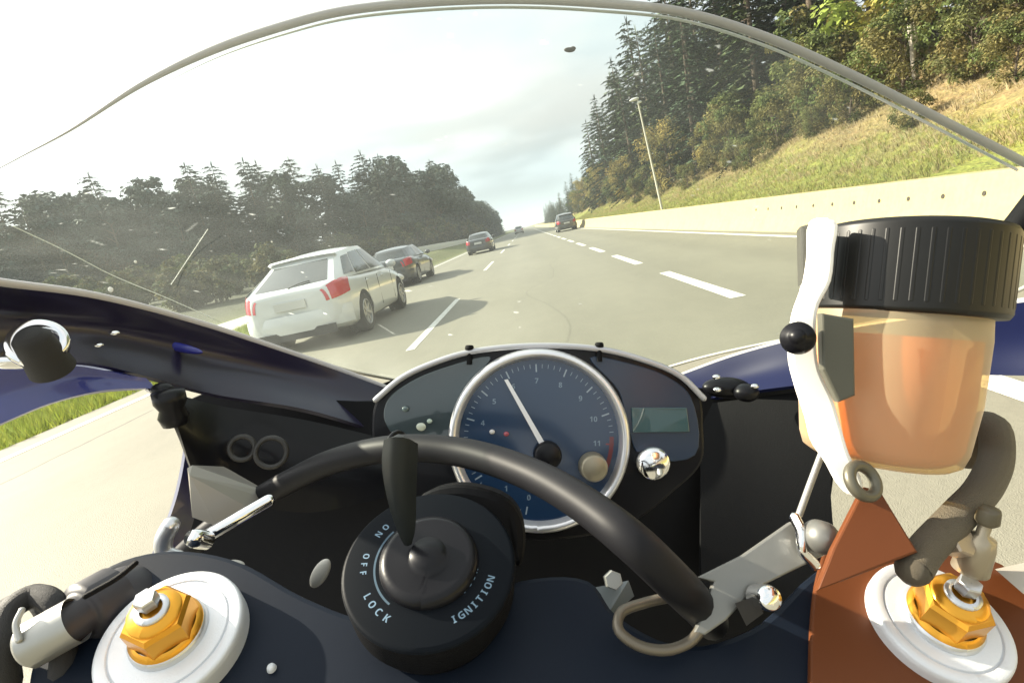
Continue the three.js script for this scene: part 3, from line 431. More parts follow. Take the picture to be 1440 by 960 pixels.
// windscreen
{
  const ws = part('windscreen', bike);
  const top = [[-150, 372, .215], [-120, 325, .235], [-60, 270, .25], [20, 225, .258], [95, 185, .262], [200, 118, .258], [300, 70, .255], [400, 36, .252], [480, 16, .25], [600, 3, .247], [720, -1, .246], [840, 4, .247], [960, 17, .25], [1080, 53, .253], [1200, 106, .257], [1300, 156, .26], [1440, 228, .266], [1500, 262, .275], [1530, 320, .285]];
  const bot = [[-148, 374, .214], [0, 396, .252], [130, 414, .292], [270, 450, .342], [400, 492, .387], [480, 518, .42], [560, 535, .5], [720, 530, .56], [880, 535, .5], [990, 502, .43], [1110, 476, .385], [1300, 438, .335], [1440, 405, .305], [1528, 330, .287]];
  const ru = rng(15), spots = []; for (let i = 0; i < 160; i++) spots.push([ru(), ru(), 0.0005 + ru() ** 4 * 0.0012]);
  const scr = []; for (let i = 0; i < 14; i++) scr.push([ru(), ru(), ru() * 3.14, 0.008 + ru() * 0.03]);
  const rough = tex(512, 512, (u, v) => { let k = 0.17 + 0.05 * tn(u, v, 5) + 0.04 * tn(u, v, 22, 3); for (const [a, b, s] of spots) if ((u - a) ** 2 + (v - b) ** 2 < s * s * 4) k = 0.55; for (const [a, b, t, l] of scr) { const x = (u - a) * Math.cos(t) + (v - b) * Math.sin(t), y = -(u - a) * Math.sin(t) + (v - b) * Math.cos(t); if (Math.abs(x) < l && Math.abs(y) < 0.001) k = 0.36; } return k; });
  const glass = phys([0.81, 0.86, 0.835], 1, { roughnessMap: rough, transmission: 1, thickness: 0, ior: 1.3, specularIntensity: 0.5, side: THREE.DoubleSide });
  mesh('clear_screen', loft([rail(top), rail(bot)], 90, 24, 0, 0.012), glass, ws);
  mesh('edge_trim', taperTube(rail(top), v => 0.0002 + 0.0018 * sm(0.10, 0.34, v)), phys([0.5, 0.5, 0.48], 0.45, { transmission: 0.55, thickness: 0 }), ws);
  mesh('pale_line', tube(rail([[18, 318, .27], [90, 352, .29], [160, 388, .312], [232, 418, .333], [300, 448, .356]]), 0.0003, 40, 6), std([0.7, 0.7, 0.66], 0.5), ws);  // two thin pale lines laid over the left of the screen
  mesh('pale_line', tube(rail([[292, 322, .33], [268, 358, .33], [240, 400, .333]]), 0.0002, 20, 6), std([0.7, 0.7, 0.66], 0.5), ws);
  mesh('inner_rim', taperTube(rail(top.slice(5, 17).map(([x, y, d]) => [lerp(x, 720, 0.012), y + 11, d + 0.004])), v => 0.0001 + 0.0006 * sm(0, 0.3, v), 120, 8), phys([0.7, 0.7, 0.68], 0.25), ws);
  mesh('lower_seal', tube(rail(bot.slice(0, 7)), 0.0012, 60, 8), std([0.5, 0.48, 0.42], 0.4), ws);
  mesh('lower_seal', tube(rail(bot.slice(8)), 0.0012, 60, 8), std([0.5, 0.48, 0.42], 0.4), ws);
  mesh('insect_splat', merge([blob(C(801, 70, 0.27), 0.0028, 0.0012, 0.0006), blob(C(806, 68, 0.271), 0.0014, 0.001, 0.0005)]), std([0.12, 0.11, 0.1], 0.8), ws);
  for (const [x, y, d, s] of [[155, 407, .296, 1.5], [190, 368, .3, .8], [382, 340, .34, .6]]) mesh('dirt_speck', blob(C(x, y, d), 0.001 * s, 0.001 * s, 0.0004), std([0.75, 0.75, 0.7], 0.7), ws);
}
// fairing panels, left and right
{
  mesh('inner_fairing', loft([rail([[-160, 372, .20], [0, 398, .25], [130, 416, .29], [270, 452, .34], [400, 494, .385], [480, 522, .41], [548, 548, .43]]), rail([[-160, 420, .225], [0, 440, .265], [130, 462, .30], [270, 496, .345], [400, 530, .385], [480, 552, .405], [548, 572, .42]]), rail([[-160, 505, .225], [0, 515, .265], [120, 512, .29], [200, 530, .31], [300, 556, .34], [430, 578, .37], [545, 612, .40]])], 50, 16, 0.003), indigo, bike);
  mesh('fairing_edge', tube(rail([[-160, 371, .20], [0, 397, .25], [130, 415, .29], [270, 451, .34], [400, 493, .385], [480, 521, .41], [548, 547, .43]]), 0.0021, 60, 8), phys([0.5, 0.48, 0.5], 0.35), bike);
  mesh('blue_fairing', loft([rail([[-160, 540, .26], [0, 515, .275], [100, 512, .29], [205, 532, .308]]), rail([[-160, 600, .27], [0, 553, .28], [100, 530, .292], [212, 538, .309]]), rail([[-160, 672, .26], [-60, 624, .27], [0, 597, .278], [70, 568, .286], [140, 551, .295], [218, 546, .31]])], 30, 10, 0.003), bluePaint, bike);
  mesh('fairing_stay', loft([rail([[262, 585, .33], [258, 640, .325], [242, 712, .315], [205, 800, .30]]), rail([[300, 585, .34], [290, 640, .335], [275, 712, .325], [250, 800, .31]])], 20, 2, 0.004), phys([0.02, 0.02, 0.07], 0.3, { clearcoat: 0.6 }), bike);
  mesh('dark_backdrop', plate(smooth2([[268, 560], [420, 560], [545, 560], [600, 530], [750, 505], [900, 530], [990, 545], [1110, 505], [1170, 520], [1175, 640], [1170, 800], [1300, 1010], [760, 1060], [180, 1010], [225, 800], [262, 690]], 80), C(720, 640, .385), CD(0, .25, 1), 0.004), black, bike);  // black backdrop sheet added behind the dash to stand for the dark interior
  mesh('side_cover', loft([rail([[205, 545, .31], [300, 570, .335], [430, 592, .365], [548, 620, .39]]), rail([[235, 575, .30], [300, 620, .325], [420, 650, .35], [540, 665, .37]]), rail([[268, 660, .31], [330, 700, .33], [430, 720, .35], [540, 700, .365]])], 30, 10, 0.003), blackGloss, bike);
  mesh('inner_fairing', loft([rail([[948, 532, .43], [1030, 502, .40], [1110, 480, .37], [1200, 462, .34], [1300, 446, .30], [1440, 424, .26], [1600, 405, .22]]), rail([[952, 548, .42], [1030, 534, .395], [1110, 515, .365], [1200, 500, .335], [1300, 490, .30], [1440, 480, .265], [1600, 480, .225]]), rail([[960, 570, .41], [1030, 556, .385], [1110, 545, .355], [1200, 535, .33], [1300, 528, .30], [1440, 528, .265], [1600, 535, .225]])], 50, 16, 0.003), phys([0.008, 0.011, 0.045], 0.45, { specularIntensity: 0.25 }), bike);
  mesh('fairing_edge', tube(rail([[948, 531, .43], [1030, 501, .40], [1110, 479, .37], [1200, 461, .34], [1300, 445, .30], [1440, 423, .26], [1600, 404, .22]]), 0.0016, 60, 8), phys([0.5, 0.48, 0.5], 0.35), bike);
  mesh('side_cover', loft([rail([[985, 570, .40], [1060, 560, .38], [1170, 545, .35]]), rail([[985, 680, .37], [1060, 690, .36], [1170, 720, .34]]), rail([[985, 830, .33], [1060, 850, .33], [1190, 860, .33]])], 20, 10, 0.003), black, bike);
  mesh('nose_cowl', loft([rail([[520, 548, .44], [640, 508, .45], [750, 497, .46], [860, 506, .45], [970, 536, .44]]), rail([[500, 560, .5], [640, 520, .58], [750, 508, .60], [860, 518, .58], [990, 545, .5]])], 30, 6, 0.003), black, bike);
  // mirror mount at far left: dark plug in a bright collar
  const mm = part('mirror_mount', bike);
  mesh('collar', lathe([[.0085, -.004], [.0115, -.004], [.0122, 0], [.0112, .002], [.0085, .002]], C(52, 482, .25), CD(.5, .55, 1)), chrome, mm);
  mesh('rubber_plug', lathe([[0, .010], [.005, .010], [.0075, .007], [.0082, 0], [.0095, -.012]], C(55, 492, .248), CD(.05, .7, .6)), rubber, mm);
  mesh('mount_boss', blob(C(20, 500, .266), 0.022, 0.007, 0.014), chrome, mm);
  for (const [x, y, d, s] of [[160, 468, .288, 1.0], [138, 485, .283, .9]]) mesh('bright_screw', blob(C(x, y, d), 0.0028 * s, 0.0014 * s, 0.002), chrome, mm);
  mesh('hanging_bolt', merge([lathe([[0, -.012], [.006, -.011], [.0075, -.006], [.006, -.002], [.008, .002], [.008, .008], [0, .009]], C(240, 570, .29), CD(-.1, 1, .2)), blob(C(228, 548, .295), .006, .004, .005)]), blackGloss, bike);
  mesh('blue_glint', blob(C(250, 488, .3365), 0.016, 0.003, 0.0022, new THREE.Quaternion().setFromAxisAngle(CD(0, 0, 1), -0.2)), phys([0.02, 0.025, 0.25], 0.25, { clearcoat: 0.6 }), bike);  // painted blue reflection on the fairing, built as a flat ellipsoid
  for (const [x, y, r] of [[340, 630, 16], [381, 636, 20]]) mesh('grommet', (() => { const g = new THREE.TorusGeometry(r / F * .33, .0016, 10, 32); g.applyQuaternion(new THREE.Quaternion().setFromUnitVectors(V(0, 0, 1), CD(.3, .1, 1))); const p = C(x, y, .325); g.translate(p.x, p.y, p.z); return g; })(), std([0.03, 0.028, 0.026], 0.45), bike);
  mesh('mirror_stem', tube([C(1400, 345, .24), C(1425, 325, .235), C(1452, 292, .23), C(1500, 230, .22)], .0055, 20, 10), black, bike);
  // bright wiring clips on the right
  const wc = part('wiring_clip', bike);
  mesh('clip_body', merge([blob(C(1022, 545, .36), .016, .007, .008), blob(C(1050, 552, .35), .008, .006, .007)]), blackGloss, wc);
  for (const [x, y, s] of [[1008, 530, 1.0], [1009, 548, 1.0], [1062, 543, 1.0]]) mesh('clip_screw', blob(C(x, y, .345), .0026 * s, .0017 * s, .002), chrome, wc);
}
// instrument cluster
{
  const ic = part('instrument_cluster', bike), p0 = C(758, 618, .29), n = CD(0, 0.06, 1);
  const outline = smooth2([[530, 560], [565, 532], [610, 511], [660, 496], [750, 487], [845, 492], [905, 507], [955, 528], [985, 556], [990, 600], [988, 650], [950, 690], [880, 740], [760, 760], [640, 740], [570, 690], [530, 640], [522, 600]], 90);
  mesh('housing', plate(outline, p0.clone().addScaledVector(n, -.004), n, .03, .0015), blackGloss, ic);
  const face = phys([0.016, 0.034, 0.07], 0.35, { clearcoat: 0.15, clearcoatRoughness: 0.2 });
  mesh('side_panel', plate(smooth2([[545, 562], [580, 535], [630, 515], [690, 502], [670, 530], [645, 570], [636, 618], [560, 616], [540, 590]], 40), p0.clone().addScaledVector(n, -.0025), n, .001, .0004), phys([0.03, 0.045, 0.05], 0.25, { clearcoat: 1 }), ic);
  mesh('side_panel', plate(smooth2([[830, 503], [890, 512], [940, 530], [972, 558], [978, 640], [900, 640], [884, 600], [870, 550]], 40), p0.clone().addScaledVector(n, -.0025), n, .001, .0004), face, ic);
  const edge = [[528, 562], [565, 531], [610, 510], [660, 495], [750, 486], [845, 491], [905, 506], [955, 527], [990, 560]];
  mesh('top_trim', tube(edge.map(([x, y]) => ray(x, y, p0.clone().addScaledVector(n, -.001), n)), .0016, 60, 8), std([0.5, 0.5, 0.52], 0.35, { metalness: 0.4 }), ic);
  // gauge
  const R0 = 121 / F * .29;
  mesh('gauge_ring', lathe([[R0 - .0035, -.004], [R0 - .0022, .003], [R0, .0048], [R0 + .0022, .003], [R0 + .003, -.004]], p0, n, 96), std([0.78, 0.78, 0.8], 0.28, { metalness: 0.75 }), ic);
  const cv = document.createElement('canvas'); cv.width = cv.height = 1024; const c = cv.getContext('2d');
  c.fillStyle = '#14304f'; c.fillRect(0, 0, 1024, 1024);
  c.translate(512, 512); c.strokeStyle = '#aebac4'; c.fillStyle = '#6f8090'; c.textAlign = 'center'; c.textBaseline = 'middle';
  const pol = (deg, r) => [Math.sin(deg * Math.PI / 180) * r, -Math.cos(deg * Math.PI / 180) * r];
  for (let k = 0; k <= 60; k++) { const a = -170 + k * 4.8, major = k % 5 === 0; c.lineWidth = major ? 9 : 4; c.strokeStyle = k > 53 ? '#7d2230' : '#8d9aa6'; c.beginPath(); c.moveTo(...pol(a, 470)); c.lineTo(...pol(a, major ? 420 : 444)); c.stroke(); }
  c.lineWidth = 26; c.strokeStyle = '#5f1724'; c.beginPath(); c.arc(0, 0, 455, (88 - 90) * Math.PI / 180, (118 - 90) * Math.PI / 180); c.stroke();
  c.font = 'bold 46px sans-serif'; for (let k = 0; k <= 12; k++) c.fillText(String(k), ...pol(-170 + k * 24, 365));
  c.font = '34px sans-serif'; c.fillText('x1000r/min', 0, 250);
  const gt = new THREE.CanvasTexture(cv); gt.colorSpace = THREE.SRGBColorSpace;
  const disc = new THREE.CircleGeometry(R0 - .002, 64); { const x = CD(1, 0, 0); x.addScaledVector(n, -x.dot(n)).normalize(); disc.applyMatrix4(new THREE.Matrix4().makeBasis(x, n.clone().cross(x), n)); const q = p0.clone().addScaledVector(n, -.0015); disc.translate(q.x, q.y, q.z); }
  mesh('gauge_face', disc, phys([1, 1, 1], 0.3, { map: gt, clearcoat: 0.9, clearcoatRoughness: 0.12 }), ic);
  const np = p0.clone().addScaledVector(n, .002), on = (x, y) => ray(x, y, np, n);
  mesh('gauge_needle', plate([[709, 534], [714, 533], [773, 634], [766, 638]], np, n, .0006, 0), std([0.75, 0.76, 0.78], 0.4), ic);
  mesh('needle_hub', lathe([[0, .004], [.006, .004], [.0075, .002], [.0075, -.003]], on(770, 640), n), blackGloss, ic);
  mesh('gauge_knob', lathe([[0, .006], [.0058, .006], [.0072, .0045], [.0076, -.003]], on(834, 656), n), std([0.3, 0.27, 0.2], 0.35, { metalness: 0.5 }), ic);
  mesh('panel_button', lathe([[0, .007], [.006, .0068], [.0085, .005], [.0092, .002], [.0092, -.006]], ray(917, 650, p0, n), n), chrome, ic);
  mesh('display', plate([[888, 573], [966, 573], [970, 607], [890, 608]], p0.clone().addScaledVector(n, -.0012), n, .001, .0003), phys([0.03, 0.085, 0.10], 0.25, { clearcoat: 0.8 }), ic);
  for (const [x, y, w, col] of [[592, 600, 7, [.55, .6, .5]], [604, 592, 4, [.4, .5, .42]], [570, 575, 5, [.08, .12, .12]], [692, 607, 4, [.6, .6, .6]], [712, 610, 4, [.35, .05, .08]]]) mesh('warning_light', blob(ray(x, y, np.clone().addScaledVector(n, x > 640 ? -.002 : -.0035), n), w / F * .29, w / F * .25, .0012), phys(col, .15, { clearcoat: 1 }), ic);
  for (const x of [660, 843]) mesh('peg', merge([lathe([[0, .0045], [.0018, .0045], [.0024, .0038], [.0024, .002], [.0015, .0015], [.0015, -.006]], C(x, x < 700 ? 497 : 493, .294), CD(0, 1, -.1), 16)]), black, ic);
}
// top yoke, fork caps
const yokeN = AX.clone();
const yokeP = C(240, 892, .163);
{
  const yk = part('top_yoke', bike);
  const pts = smooth2([[90, 850], [150, 795], [235, 772], [330, 785], [430, 838], [520, 868], [640, 850], [740, 812], [830, 815], [868, 862], [960, 905], [1060, 880], [1150, 800], [1240, 762], [1360, 770], [1430, 820], [1480, 960], [1440, 1120], [700, 1200], [60, 1120], [40, 940]], 100);
  mesh('yoke_plate', plate(pts, yokeP.clone().addScaledVector(yokeN, -.006), yokeN, .024, .002), navy, yk);
  mesh('yoke_glow_patch', plate(smooth2([[1152, 800], [1180, 745], [1250, 750], [1300, 770], [1420, 800], [1475, 960], [1440, 1120], [1150, 1100], [1140, 950]], 60), yokeP.clone().addScaledVector(yokeN, -.0035), yokeN, .002, .0006), fluidGlow, yk);  // thin patch painting the fluid's orange glow onto the right of the yoke
  mesh('yoke_bolt', lathe([[0, .0015], [.0011, .0013], [.0014, 0]], ray(382, 940, yokeP.clone().addScaledVector(yokeN, -.0055), yokeN), yokeN, 16), satin, yk);
  for (const [px, py, sc, spin] of [[240, 892, 1, 0.2], [1322, 872, .93, 0.75]]) {
    const fc = part('fork_cap', bike), p = ray(px, py, yokeP, yokeN), r = .0205 * sc;
    mesh('cap_disc', lathe([[.0075, .0012], [r * .78, .0012], [r * .79, .0006], [r * .81, .0006], [r * .82, .0012], [r * .95, .0012], [r * .985, .0004], [r, -.0012], [r, -.0062]], p, AX, 64), satin, fc);
    mesh('cap_collar', lathe([[.008, .004], [.0098, .004], [.0108, .0025], [.011, .0005]], p, AX, 48), alloy, fc);
    mesh('adjuster_nut', merge([hexGeo(.0094, .0015, .0125, p, AX, spin), lathe([[.0093, .0015], [.0101, .002], [.0101, .004], [.0085, .005]], p, AX, 48), lathe([[.0074, .0118], [.007, .0136], [.0042, .0142], [0, .0142]], p, AX, 32)]), gold, fc);
    mesh('adjuster_screw', merge([hexGeo(.0031, .0139, .0178, p.clone().addScaledVector(CD(px < 720 ? -.0012 : .0012, .0022, 0).normalize(), .002), AX, .3), lathe([[.0046, .0139], [.0046, .0152], [.003, .0152]], p, AX, 24)]), alloy, fc);
    mesh('fork_tube', lathe([[.0265, -.012], [.0265, -.30], [.029, -.31], [.029, -.78], [0, -.78]], p, AX, 32), steel, bike);
  }
  // lower structure down to the ground
  const wc = C(780, 885, .15).addScaledVector(AX, -.80); wc.y = .3; wc.z -= .03;
  const fw = part('front_wheel', bike);
  const w1 = new THREE.TorusGeometry(.245, .055, 20, 64); w1.rotateY(Math.PI / 2); w1.translate(wc.x, wc.y, wc.z); mesh('tyre', w1, tyreMat, fw);
  const rimG = [new THREE.TorusGeometry(.205, .018, 12, 48).rotateY(Math.PI / 2), new THREE.CylinderGeometry(.03, .03, .2, 24).rotateZ(Math.PI / 2)]; for (let i = 0; i < 5; i++) rimG.push(new THREE.BoxGeometry(.03, .19, .035).translate(0, .11, 0).rotateX(i * 1.2566));
  mesh('rim', merge(rimG).translate(wc.x, wc.y, wc.z), navy, fw);
  mesh('mudguard', gridGeo(8, 20, (u, v) => { const a = lerp(-.5, 2.2, v), q = (u - .5) * 2.6; return V(wc.x + Math.sin(q) * .066, wc.y + (.25 + Math.cos(q) * .066) * Math.sin(a + .55), wc.z + (.25 + Math.cos(q) * .066) * Math.cos(a + .55)); }), bluePaint, bike);
  mesh('steering_head', lathe([[.03, -.03], [.034, -.12], [.034, -.22], [.0, -.23]], C(760, 880, .16), AX, 32), black, bike);
}
// ignition lock with key
{
  const il = part('ignition_lock', bike), p = C(604, 792, .166), r = 121 / F * .166;
  mesh('lock_body', lathe([[r * .99, 0], [r * 1.0, -.002], [r * .985, -.012], [r * .9, -.019], [r * .6, -.022]], p, AX, 64), black, il);
  const cv = document.createElement('canvas'); cv.width = cv.height = 1024; const c = cv.getContext('2d'); c.fillStyle = '#080d13'; c.fillRect(0, 0, 1024, 1024); c.translate(512, 512); c.fillStyle = '#71889a'; c.strokeStyle = '#50626f'; c.textAlign = 'center'; c.textBaseline = 'middle';
  const arcText = (s, mid, rad, size, step) => { c.font = `bold ${size}px sans-serif`; [...s].forEach((ch, i) => { c.save(); c.rotate((mid - (i - (s.length - 1) / 2) * step) * Math.PI / 180); c.translate(0, rad); c.fillText(ch, 0, 0); c.restore(); }); };   // angles clockwise from straight down
  arcText('IGNITION', -52, 385, 58, 6.6); arcText('LOCK', 42, 385, 58, 9); arcText('OFF', 86, 385, 52, 8); arcText('ON', 122, 385, 56, 9); arcText('PUSH', -66, 280, 50, 9);
  c.lineWidth = 12; c.beginPath(); c.arc(0, 0, 320, (35 + 90) * Math.PI / 180, (128 + 90) * Math.PI / 180); c.stroke();
  const t = new THREE.CanvasTexture(cv); t.colorSpace = THREE.SRGBColorSpace;
  const prof = [[r * .45, .001], [r * .95, .001], [r, -.0004]];
  const g = lathe(prof, p, AX, 96); { const x = V(1, 0, 0), y = AX.clone().cross(x).multiplyScalar(-1), P = g.attributes.position; const yy = V(0, 0, -1).addScaledVector(AX, AX.z).normalize(); for (let i = 0; i < P.count; i++) { const q = V(P.getX(i), P.getY(i), P.getZ(i)).sub(p); g.attributes.uv.setXY(i, .5 + q.dot(x) / (2 * r), .5 + q.dot(yy) / (2 * r)); } }
  mesh('lock_dial', g, phys([1, 1, 1], .5, { map: t, specularIntensity: .18 }), il);
  mesh('lock_centre', lathe([[0, .006], [r * .2, .006], [r * .24, .003], [r * .46, .0045], [r * .56, .003], [r * .58, 0]], p, AX, 48), blackGloss, il);
  mesh('lock_hood', plate(smooth2([[588, 700], [640, 682], [715, 702], [738, 740], [730, 800], [690, 760], [630, 735], [585, 740]], 40), C(660, 740, .195), CD(0, .2, 1), .018, .003), black, il);
  // key: folded plastic head rising from the barrel, grip seen nearly edge-on
  mesh('key', loft([rail([[544, 617, .150], [541, 650, .152], [548, 700, .157], [562, 745, .163], [570, 762, .166]]), rail([[562, 612, .147], [560, 650, .149], [566, 700, .155], [571, 745, .162], [574, 763, .166]]), rail([[584, 622, .152], [583, 655, .154], [582, 700, .158], [582, 745, .163], [577, 760, .166]])], 24, 8, .0022), phys([0.014, 0.017, 0.018], .42, { specularIntensity: .6 }), il);
}
// hoses and cables
{
  mesh('main_hose', tube(rail([[255, 782, .285], [300, 742, .28], [345, 712, .275], [400, 680, .265], [470, 648, .248], [560, 630, .23], [650, 636, .215], [740, 664, .192], [820, 708, .167], [890, 762, .150], [945, 814, .152], [980, 850, .168], [1000, 874, .186]]), .0058, 110, 16), phys([0.011, 0.011, 0.013], .5, { specularIntensity: 0.3 }), bike);
  mesh('hose_clamp', (() => { const g = new THREE.TorusGeometry(.0069, .0011, 10, 32); const a = C(540, 632, .2335), b = C(580, 630, .227); g.applyQuaternion(new THREE.Quaternion().setFromUnitVectors(V(0, 0, 1), b.clone().sub(a).normalize())); const m = a.lerp(b, .5); g.translate(m.x, m.y, m.z); return g; })(), blackGloss, bike);
  mesh('clutch_cable', tube(rail([[10, 960, .16], [4, 900, .16], [14, 858, .165], [45, 838, .17], [75, 850, .168], [88, 900, .165], [84, 980, .16]]), .0036, 50, 10), rubber, bike);
  mesh('clutch_cable', tube(rail([[-30, 940, .19], [-10, 870, .19], [25, 846, .185], [56, 848, .18], [70, 880, .178], [62, 960, .17]]), .0032, 50, 10), rubber, bike);
  mesh('cable_collar', tube(rail([[26, 900, .152], [22, 876, .154], [30, 858, .156]]), .0009, 16, 8), steel, bike);
}
// left clamp, box, rod
{
  const hc = part('handlebar_clamp', bike);
  { const a = C(62, 896, .158), b = C(160, 838, .178), ax = b.clone().sub(a), l = ax.length(); ax.normalize();
    mesh('pinch_block', merge([lathe([[0, 0], [.0045, 0], [.0062, .0012], [.0068, .003], [.0068, l * .45], [.0078, l * .5], [.0098, l * .55], [.0098, l]], a, ax, 36), blob(b.clone().addScaledVector(AX, -.008), .012, .014, .013)]), std([.03, .029, .035], .5), hc); }
  mesh('pinch_bolt', lathe([[0, .006], [.0055, .006], [.0068, .0045], [.0068, -.008]], C(66, 894, .159), CD(-.85, -.45, .3), 32), steel, hc);
  mesh('clamp_edge', tube(rail([[120, 838, .16], [165, 812, .165], [190, 792, .168]]), .0009, 16, 8), black, hc);
  mesh('bar_clip', tube(rail([[240, 738, .205], [230, 758, .205], [232, 778, .205], [250, 786, .205]]), .0032, 20, 10), alloy, hc);
  mesh('clip_screw', lathe([[0, .003], [.0028, .0028], [.0036, 0], [.0036, -.006]], C(275, 757, .205), CD(-.2, .5, 1), 24), chrome, hc);
  mesh('guide_rod', tube(rail([[292, 753, .215], [335, 728, .22], [377, 704, .227]]), .0027, 16, 12), chrome, hc);
  mesh('relay_box', new ConvexGeometry([C(263, 658, .25), C(270, 654, .252), C(314, 656, .285), C(322, 660, .285), C(378, 692, .272), C(374, 700, .268), C(266, 668, .246), C(354, 716, .258), C(305, 740, .248), C(270, 727, .245), C(330, 730, .28)]), std([0.3, 0.28, 0.25], .4, { metalness: .55, bumpMap: grain, bumpScale: .0002 }), bike);
  for (const [x, y, sx, sy, rot] of [[330, 793, 14, 5, -.1], [450, 806, 11, 26, -.55]]) mesh('pale_tab', blob(C(x, y, .2), sx / F * .2, sy / F * .2, .0018, new THREE.Quaternion().setFromAxisAngle(CD(0, 0, 1), rot)), std([.42, .41, .37], .45), bike);
}
// right: lever plate, wire loop, clip, tab
{
  const lv = part('lever_bracket', bike), n = CD(-.15, .5, 1), p = C(1050, 810, .165);
  mesh('lever_plate', plate([[1112, 733], [1150, 742], [1172, 775], [1120, 800], [1060, 830], [1022, 872], [992, 893], [975, 890], [986, 868], [1004, 818], [980, 812], [1046, 779]], p, n, .003, .0006), std([.2, .2, .185], .4, { metalness: .5, bumpMap: grain, bumpScale: .0002 }), lv);
  mesh('wire_loop', tube(rail([[992, 876, .163], [970, 902, .160], [935, 914, .158], [895, 906, .158], [870, 885, .16], [873, 862, .164], [905, 848, .168], [950, 838, .172]]), .0016, 60, 10), std([.15, .13, .1], .4, { metalness: .4 }), lv);
  mesh('support_rod', tube(rail([[1158, 632, .175], [1140, 680, .175], [1124, 724, .172]]), .0011, 16, 8), steel, lv);
  mesh('spring_clip', tube(rail([[1118, 728, .166], [1127, 748, .163], [1129, 772, .162], [1146, 794, .163]]), .0017, 20, 8), chrome, lv);
  mesh('dome_screw', merge([lathe([[0, .004], [.0025, .0036], [.0042, .002], [.0048, 0], [.0048, -.004]], C(1158, 756, .16), CD(-.1, .2, 1), 32)]), std([.16, .16, .15], .45, { metalness: .5 }), lv);
  mesh('pivot_bolt', lathe([[0, .0035], [.003, .0035], [.0036, .002], [.0036, -.004]], C(1076, 840, .158), CD(.2, .4, 1), 24), chrome, lv);
  mesh('rubber_stop', new ConvexGeometry([C(1034, 848, .158), C(1062, 838, .158), C(1074, 862, .158), C(1050, 880, .158), C(1034, 848, .168), C(1062, 838, .168), C(1074, 862, .168), C(1050, 880, .168)]), rubber, lv);
  const jb = part('junction_block', bike);
  mesh('block', new ConvexGeometry([C(826, 828, .19), C(884, 816, .19), C(892, 838, .19), C(845, 880, .182), C(836, 880, .182), C(826, 828, .205), C(884, 816, .205), C(892, 838, .205), C(840, 880, .2)]), std([.2, .23, .24], .4, { metalness: .3 }), jb);
  mesh('block_nut', hexGeo(.0032, 0, .005, C(860, 815, .188), CD(0, .4, 1), .2), steel, jb);
}
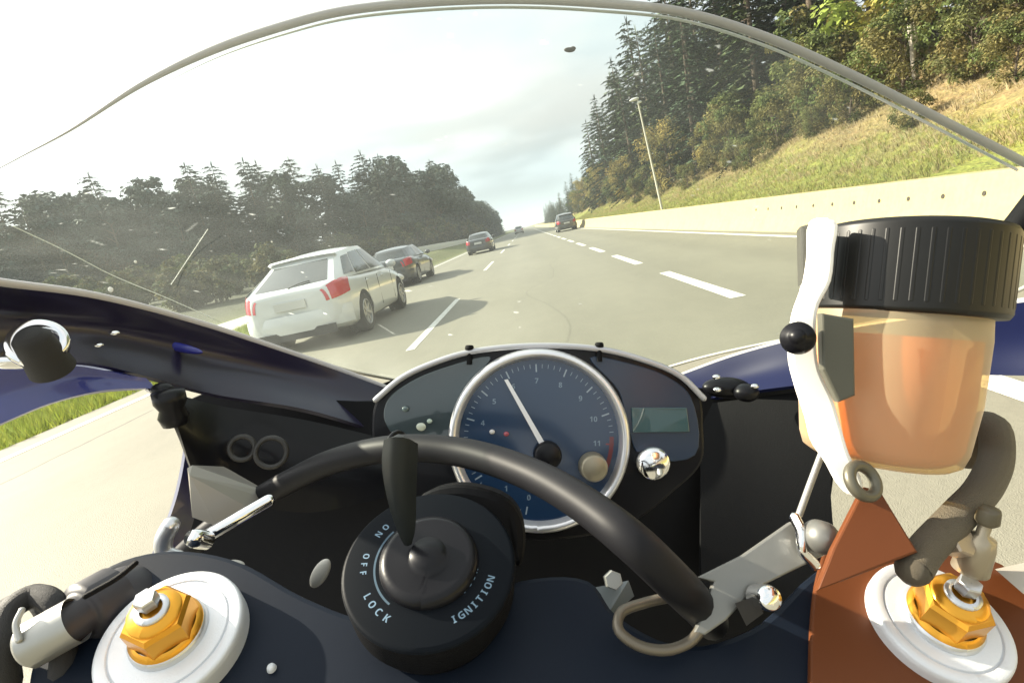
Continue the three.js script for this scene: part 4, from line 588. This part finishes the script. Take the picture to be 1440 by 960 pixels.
// brake fluid reservoir
{
  const rs = part('brake_reservoir', bike), ax = CD(.075, 1, .05), pc = C(1272, 388, .17), k = .159 / F;
  const at = h => pc.clone().addScaledVector(ax, h * k);
  const rib = [], rc = 127 * k;
  rib.push(lathe([[0, 68 * k], [rc * .9, 68 * k], [rc * .97, 65 * k], [rc, 58 * k], [rc, -52 * k], [rc * .97, -59 * k], [rc * .8, -61 * k]], pc, ax, 72));
  for (let i = 0; i < 48; i++) { const a = i / 48 * 6.283, g = new RoundedBoxGeometry(.0016, 100 * k, .0016, 1, .0006); g.translate(0, 3 * k, rc - .00068); g.rotateY(a); g.applyQuaternion(new THREE.Quaternion().setFromUnitVectors(Y3, ax)); g.translate(pc.x, pc.y, pc.z); rib.push(g); }
  mesh('reservoir_cap', merge(rib), phys([.006, .006, .0055], .42, { specularIntensity: .7 }), rs);
  const pb = at(0).add(CD(-.0012, 0, 0).multiplyScalar(.001)).addScaledVector(CD(1, 0, 0), -6 * k);
  mesh('bottle', lathe([[116 * k, -57 * k], [118 * k, -90 * k], [116 * k, -180 * k], [108 * k, -250 * k], [102 * k, -268 * k], [90 * k, -276 * k], [0, -280 * k]], pb, ax, 64), phys([.94, .8, .52], .42, { transmission: .79, thickness: 0, specularIntensity: .5 }), rs);
  mesh('brake_fluid', lathe([[0, -88 * k], [109 * k, -90 * k], [109 * k, -180 * k], [102 * k, -246 * k], [96 * k, -262 * k], [84 * k, -270 * k], [0, -272 * k]], pb, ax, 64), phys([.44, .12, .003], .35, {}), rs);
  const nb = CD(-.35, 0, 1), pB = C(1150, 500, .155);
  mesh('mounting_bracket', plate(smooth2([[1143, 308], [1178, 311], [1175, 350], [1170, 395], [1152, 432], [1149, 480], [1154, 520], [1172, 560], [1184, 600], [1196, 640], [1216, 684], [1205, 699], [1188, 692], [1166, 655], [1146, 625], [1137, 590], [1122, 545], [1112, 500], [1118, 440], [1130, 405], [1138, 360]], 70), pB, nb, .005, .001), std([.85, .83, .78], .45), rs);
  mesh('bracket_backing', plate([[1126, 318], [1146, 312], [1142, 365], [1128, 400]], pB.clone().addScaledVector(nb, -.004), nb, .006, .0008), std([.06, .06, .05], .5), rs);
  mesh('bracket_tab', plate([[1156, 440], [1202, 448], [1204, 556], [1180, 566], [1158, 520]], C(1180, 500, .148), CD(-.2, 0, 1), .003, .0006), std([.07, .068, .05], .5), rs);
  mesh('bracket_bolt', merge([lathe([[0, .003], [.002, .003], [.0024, .001], [.0042, .0008], [.0046, -.002], [.004, -.005]], C(1122, 474, .148), CD(-.55, .15, 1), 32)]), blackGloss, rs);
  mesh('bracket_clip', (() => { const g = new THREE.TorusGeometry(.0042, .0016, 10, 32); g.applyQuaternion(new THREE.Quaternion().setFromUnitVectors(V(0, 0, 1), CD(.3, .5, 1).normalize())); const q = C(1214, 676, .147); g.translate(q.x, q.y, q.z); return g; })(), std([.12, .11, .08], .4, { metalness: .5 }), rs);
  mesh('reservoir_hose', tube(rail([[1360, 640, .185], [1380, 598, .18], [1398, 604, .175], [1402, 640, .172], [1385, 684, .165], [1345, 728, .158], [1300, 776, .153], [1285, 800, .15]]), .0046, 60, 14), std([.11, .09, .06], .6, { bumpMap: grain, bumpScale: .0006 }), rs);
  mesh('bracket_foot', plate([[1216, 684], [1238, 688], [1292, 776], [1230, 800], [1150, 830], [1172, 770]], C(1220, 750, .152), CD(-.2, .55, 1), .003, .0006), fluidGlow, rs);  // foot of the bracket, its brown painted for light through the fluid
  const bn = part('bleed_nipple', bike), bp = C(1376, 768, .155), ba = CD(.05, 1, .3);
  mesh('nipple_cap', lathe([[0, .0125], [.0022, .0125], [.0026, .0115], [.003, .0085], [.0022, .0075]], bp, ba, 20), std([.09, .075, .045], .5), bn);
  mesh('nipple_stem', lathe([[.0016, .0085], [.0016, .004], [.0036, .003], [.0042, .0], [.0046, -.008], [.0, -.0085]], bp, ba, 24), std([.35, .3, .22], .35, { metalness: .6 }), bn);
  mesh('banjo_nut', hexGeo(.0042, -.003, .003, C(1345, 762, .155), CD(.3, .5, 1).normalize(), .4), std([.4, .33, .25], .35, { metalness: .6 }), bn);
  mesh('caliper_edge', new ConvexGeometry([C(1400, 800, .16), C(1445, 790, .16), C(1480, 830, .16), C(1440, 835, .15), C(1400, 800, .18), C(1480, 830, .18)]), std([.5, .45, .38], .4, { metalness: .4 }), bn);
}

renderer.render(scene, camera);
